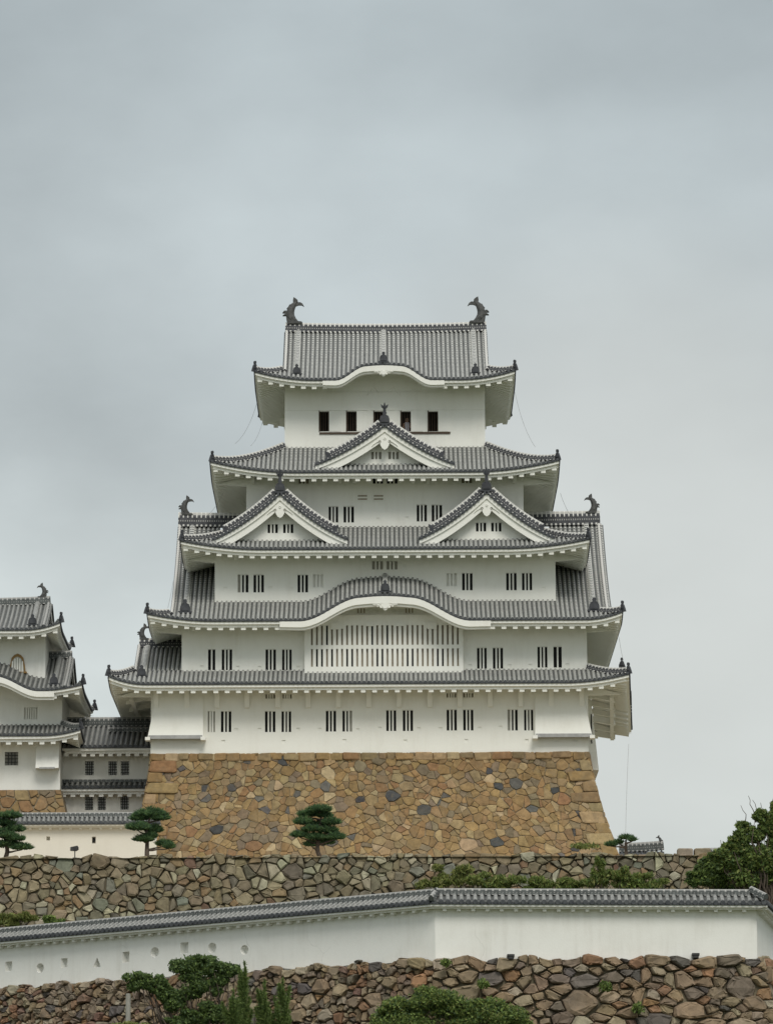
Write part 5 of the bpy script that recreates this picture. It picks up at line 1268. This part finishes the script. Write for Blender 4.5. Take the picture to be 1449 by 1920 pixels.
shrub('broadleaf_tree', sub([(1440, 1538, 30, 24), (1400, 1564, 34, 20), (1440, 1590, 45, 36), (1378, 1602, 48, 26), (1420, 1630, 60, 34), (1468, 1560, 40, 60)], 22, 4, .18, .38), -40, 600, .115, LD + LG + LG + LY, 'big dark green broadleaf tree rising at the right picture edge', 'tree', 34, .16, ground=Z(1760, -40))
shrub('broadleaf_tree', sub([(1345, 1628, 40, 22), (1308, 1642, 30, 18), (1360, 1648, 45, 20)], 16, 5, .2, .42), -38, 600, .12, LD + LG, 'low bushy tree below the big broadleaf, at the end of the mossy wall', 'tree', 34, .09, ground=Z(1760, -38))
q = MB(); rnd = random.Random(8); TR = bpy.data.objects.get('broadleaf_tree')
for u, v in ((1402, 1492), (1410, 1500), (1388, 1510), (1425, 1505), (1350, 1575)):
    a = at(u + 14, v + 50, -40); b_ = at(u, v, -40); limb(q, (a[0], -40, a[1]), (b_[0], -40, b_[1]), .035, .012, rnd, .12, 6)
q.build('twig', MBARK, TR)
BY = -23; BG = Z(1745, BY)
for i, (bl, lab, c) in enumerate((
    ([(845, 1640, 42, 22), (810, 1655, 25, 14)], 'yellow green shrub against the mossy wall above the white wall corner', LY),
    ([(900, 1650, 40, 16), (935, 1655, 30, 14)], 'low spreading green shrub right of the yellow green one', LY + LY + LG),
    ([(985, 1655, 30, 14), (1010, 1658, 20, 10)], 'thin sparse shrub halfway along the mossy wall', LY + LG),
    ([(1085, 1655, 38, 13), (1055, 1660, 25, 10)], 'low dense shrub under the shoulder of the mossy wall', LG + LY),
    ([(1122, 1630, 12, 22), (1145, 1650, 36, 17)], 'upright shrub with a tall shoot near the right part of the mossy wall', LG + LY),
    ([(1205, 1648, 45, 18), (1165, 1640, 22, 16)], 'broad leafy shrub beside the trees at the right end of the mossy wall', LG + LY),
    ([(40, 1722, 40, 10), (10, 1728, 30, 8)], 'low olive shrub at the foot of the mossy wall by the left edge', LY),
    ([(98, 1727, 20, 8)], 'small tuft of shrub next to the olive one at left', LG))):
    shrub('shrub', sub(bl, 11, i + 20, .16, .42), BY - .4 * (i % 3), 360, .095, c, lab, 'shrub', 31.8, None, 'shrubs along the mossy wall', 1.7, .45, .7, ground=BG)
shrub('weed_tuft', [(1098, 1588, 28, 4), (1085, 1586, 12, 4)], -16, 300, .12, LY, 'flat mat of weeds on the mossy wall at the foot of the tan base', 'weeds', 31.3, None, None, 1.3, .3)
shrub('broadleaf_tree', sub([(385, 1806, 48, 20), (350, 1822, 34, 20), (268, 1838, 32, 18), (296, 1850, 26, 18), (380, 1840, 40, 26), (425, 1822, 26, 16), (318, 1875, 24, 26), (375, 1878, 48, 30), (410, 1900, 40, 24), (350, 1910, 40, 20)], 13, 7, .2, .46), -101, 760, .072, LD + LG[:1], 'dark spreading tree in front of the left part of the boulder wall', 'tree', 45.5, .10, ground=12)
def conifer(u, vt, wpx, Y, lab):
    x, z = at(u, vt, Y); rnd = random.Random(u); th = thing('young_conifer', (x, Y, 12), lab, 'conifer', 'young conifers before the boulder wall'); C, T = MB(), MB()
    T.tube([(x, Y, 12), (x, Y, z - .2)], [.06, .01], 6); Hh = z - 12.6; w = wpx / 45.5
    for q in range(34):                                # upright leaders round the main one
        t0 = 0 if q == 0 else rnd.uniform(.04, .66); a = rnd.uniform(0, 6.283); ro = 0 if q == 0 else w * (.45 + .7 * t0) * rnd.uniform(.15, 1.1)
        tip = np.array((x + ro * math.cos(a), Y + ro * math.sin(a), z - Hh * t0)); Ls = rnd.uniform(.7, 1.3) if q else 1.4
        base = np.array((x + ro * .35 * math.cos(a), Y + ro * .35 * math.sin(a), tip[2] - Ls)); T.tube([base, (base + tip) / 2, tip], [.02, .014, .006], 4)
        for _ in range(300):
            t = rnd.random(); c = tip + (base - tip) * t; d = (tip - base) / Ls * .7 + np.array([rnd.gauss(0, .55) for _ in range(3)]) + (0, 0, .25); d /= np.linalg.norm(d)
            s_ = np.cross(d, (rnd.gauss(0, 1), rnd.gauss(0, 1), .1)); s_ /= np.linalg.norm(s_); l = rnd.uniform(.14, .30) * (.5 + .8 * t); k = rnd.uniform(.7, 1.3); col = tuple(g_ * k for g_ in rnd.choice([(.14, .20, .06), (.18, .24, .07), (.10, .15, .05)]))
            C.add([c - s_ * .027, c + s_ * .027, c + d * l], [(0, 1, 2)], 0, None, col)
    T.build('trunk', MBARK, th); C.build('crown', MLEAF, th)
conifer(459, 1803, 20, -102.5, 'tallest young conifer beside the dark spreading tree'); conifer(496, 1838, 40, -102, 'short young conifer second from the dark spreading tree'); conifer(530, 1836, 38, -102.4, 'young conifer farthest right from the dark spreading tree'); conifer(438, 1856, 38, -103.2, 'small conifer growing in front of the dark spreading tree')
shrub('round_bush', sub([(820, 1885, 85, 32), (755, 1902, 55, 28), (905, 1900, 60, 28), (830, 1925, 140, 40), (950, 1922, 40, 20)], 26, 9, .2, .48), -103, 950, .066, LG + LY[:1] + LD[:1], 'big rounded green bush at the bottom centre before the boulder wall', 'bush', 46, None, None, 1, 0, ground=12)
shrub('shrub', sub([(240, 1922, 30, 9), (600, 1925, 40, 10)][:1], 6, 11), -101.8, 400, .08, LY, 'low pale shrub at the foot of the concrete post', 'shrub', 45.5, None, None, ground=12)
for u, v, r_, lab in ((835, 1805, 9, 'tiny green weed in the boulder wall below the corner'), (905, 1845, 12, 'weed growing between boulders right of the round bush'), (1135, 1850, 13, 'dark fern tuft in the middle of the boulder wall'), (1195, 1890, 12, 'low fern tuft near the bottom right of the boulder wall')):
    shrub('weed_tuft', [(u, v, r_, r_ * .8)], YC - 1.25 - max(0, (v - 1800)) / 43 * .24, 500, .075, LG, lab, 'weeds', 43, None, 'weeds in the boulder wall', 1.2, .2)
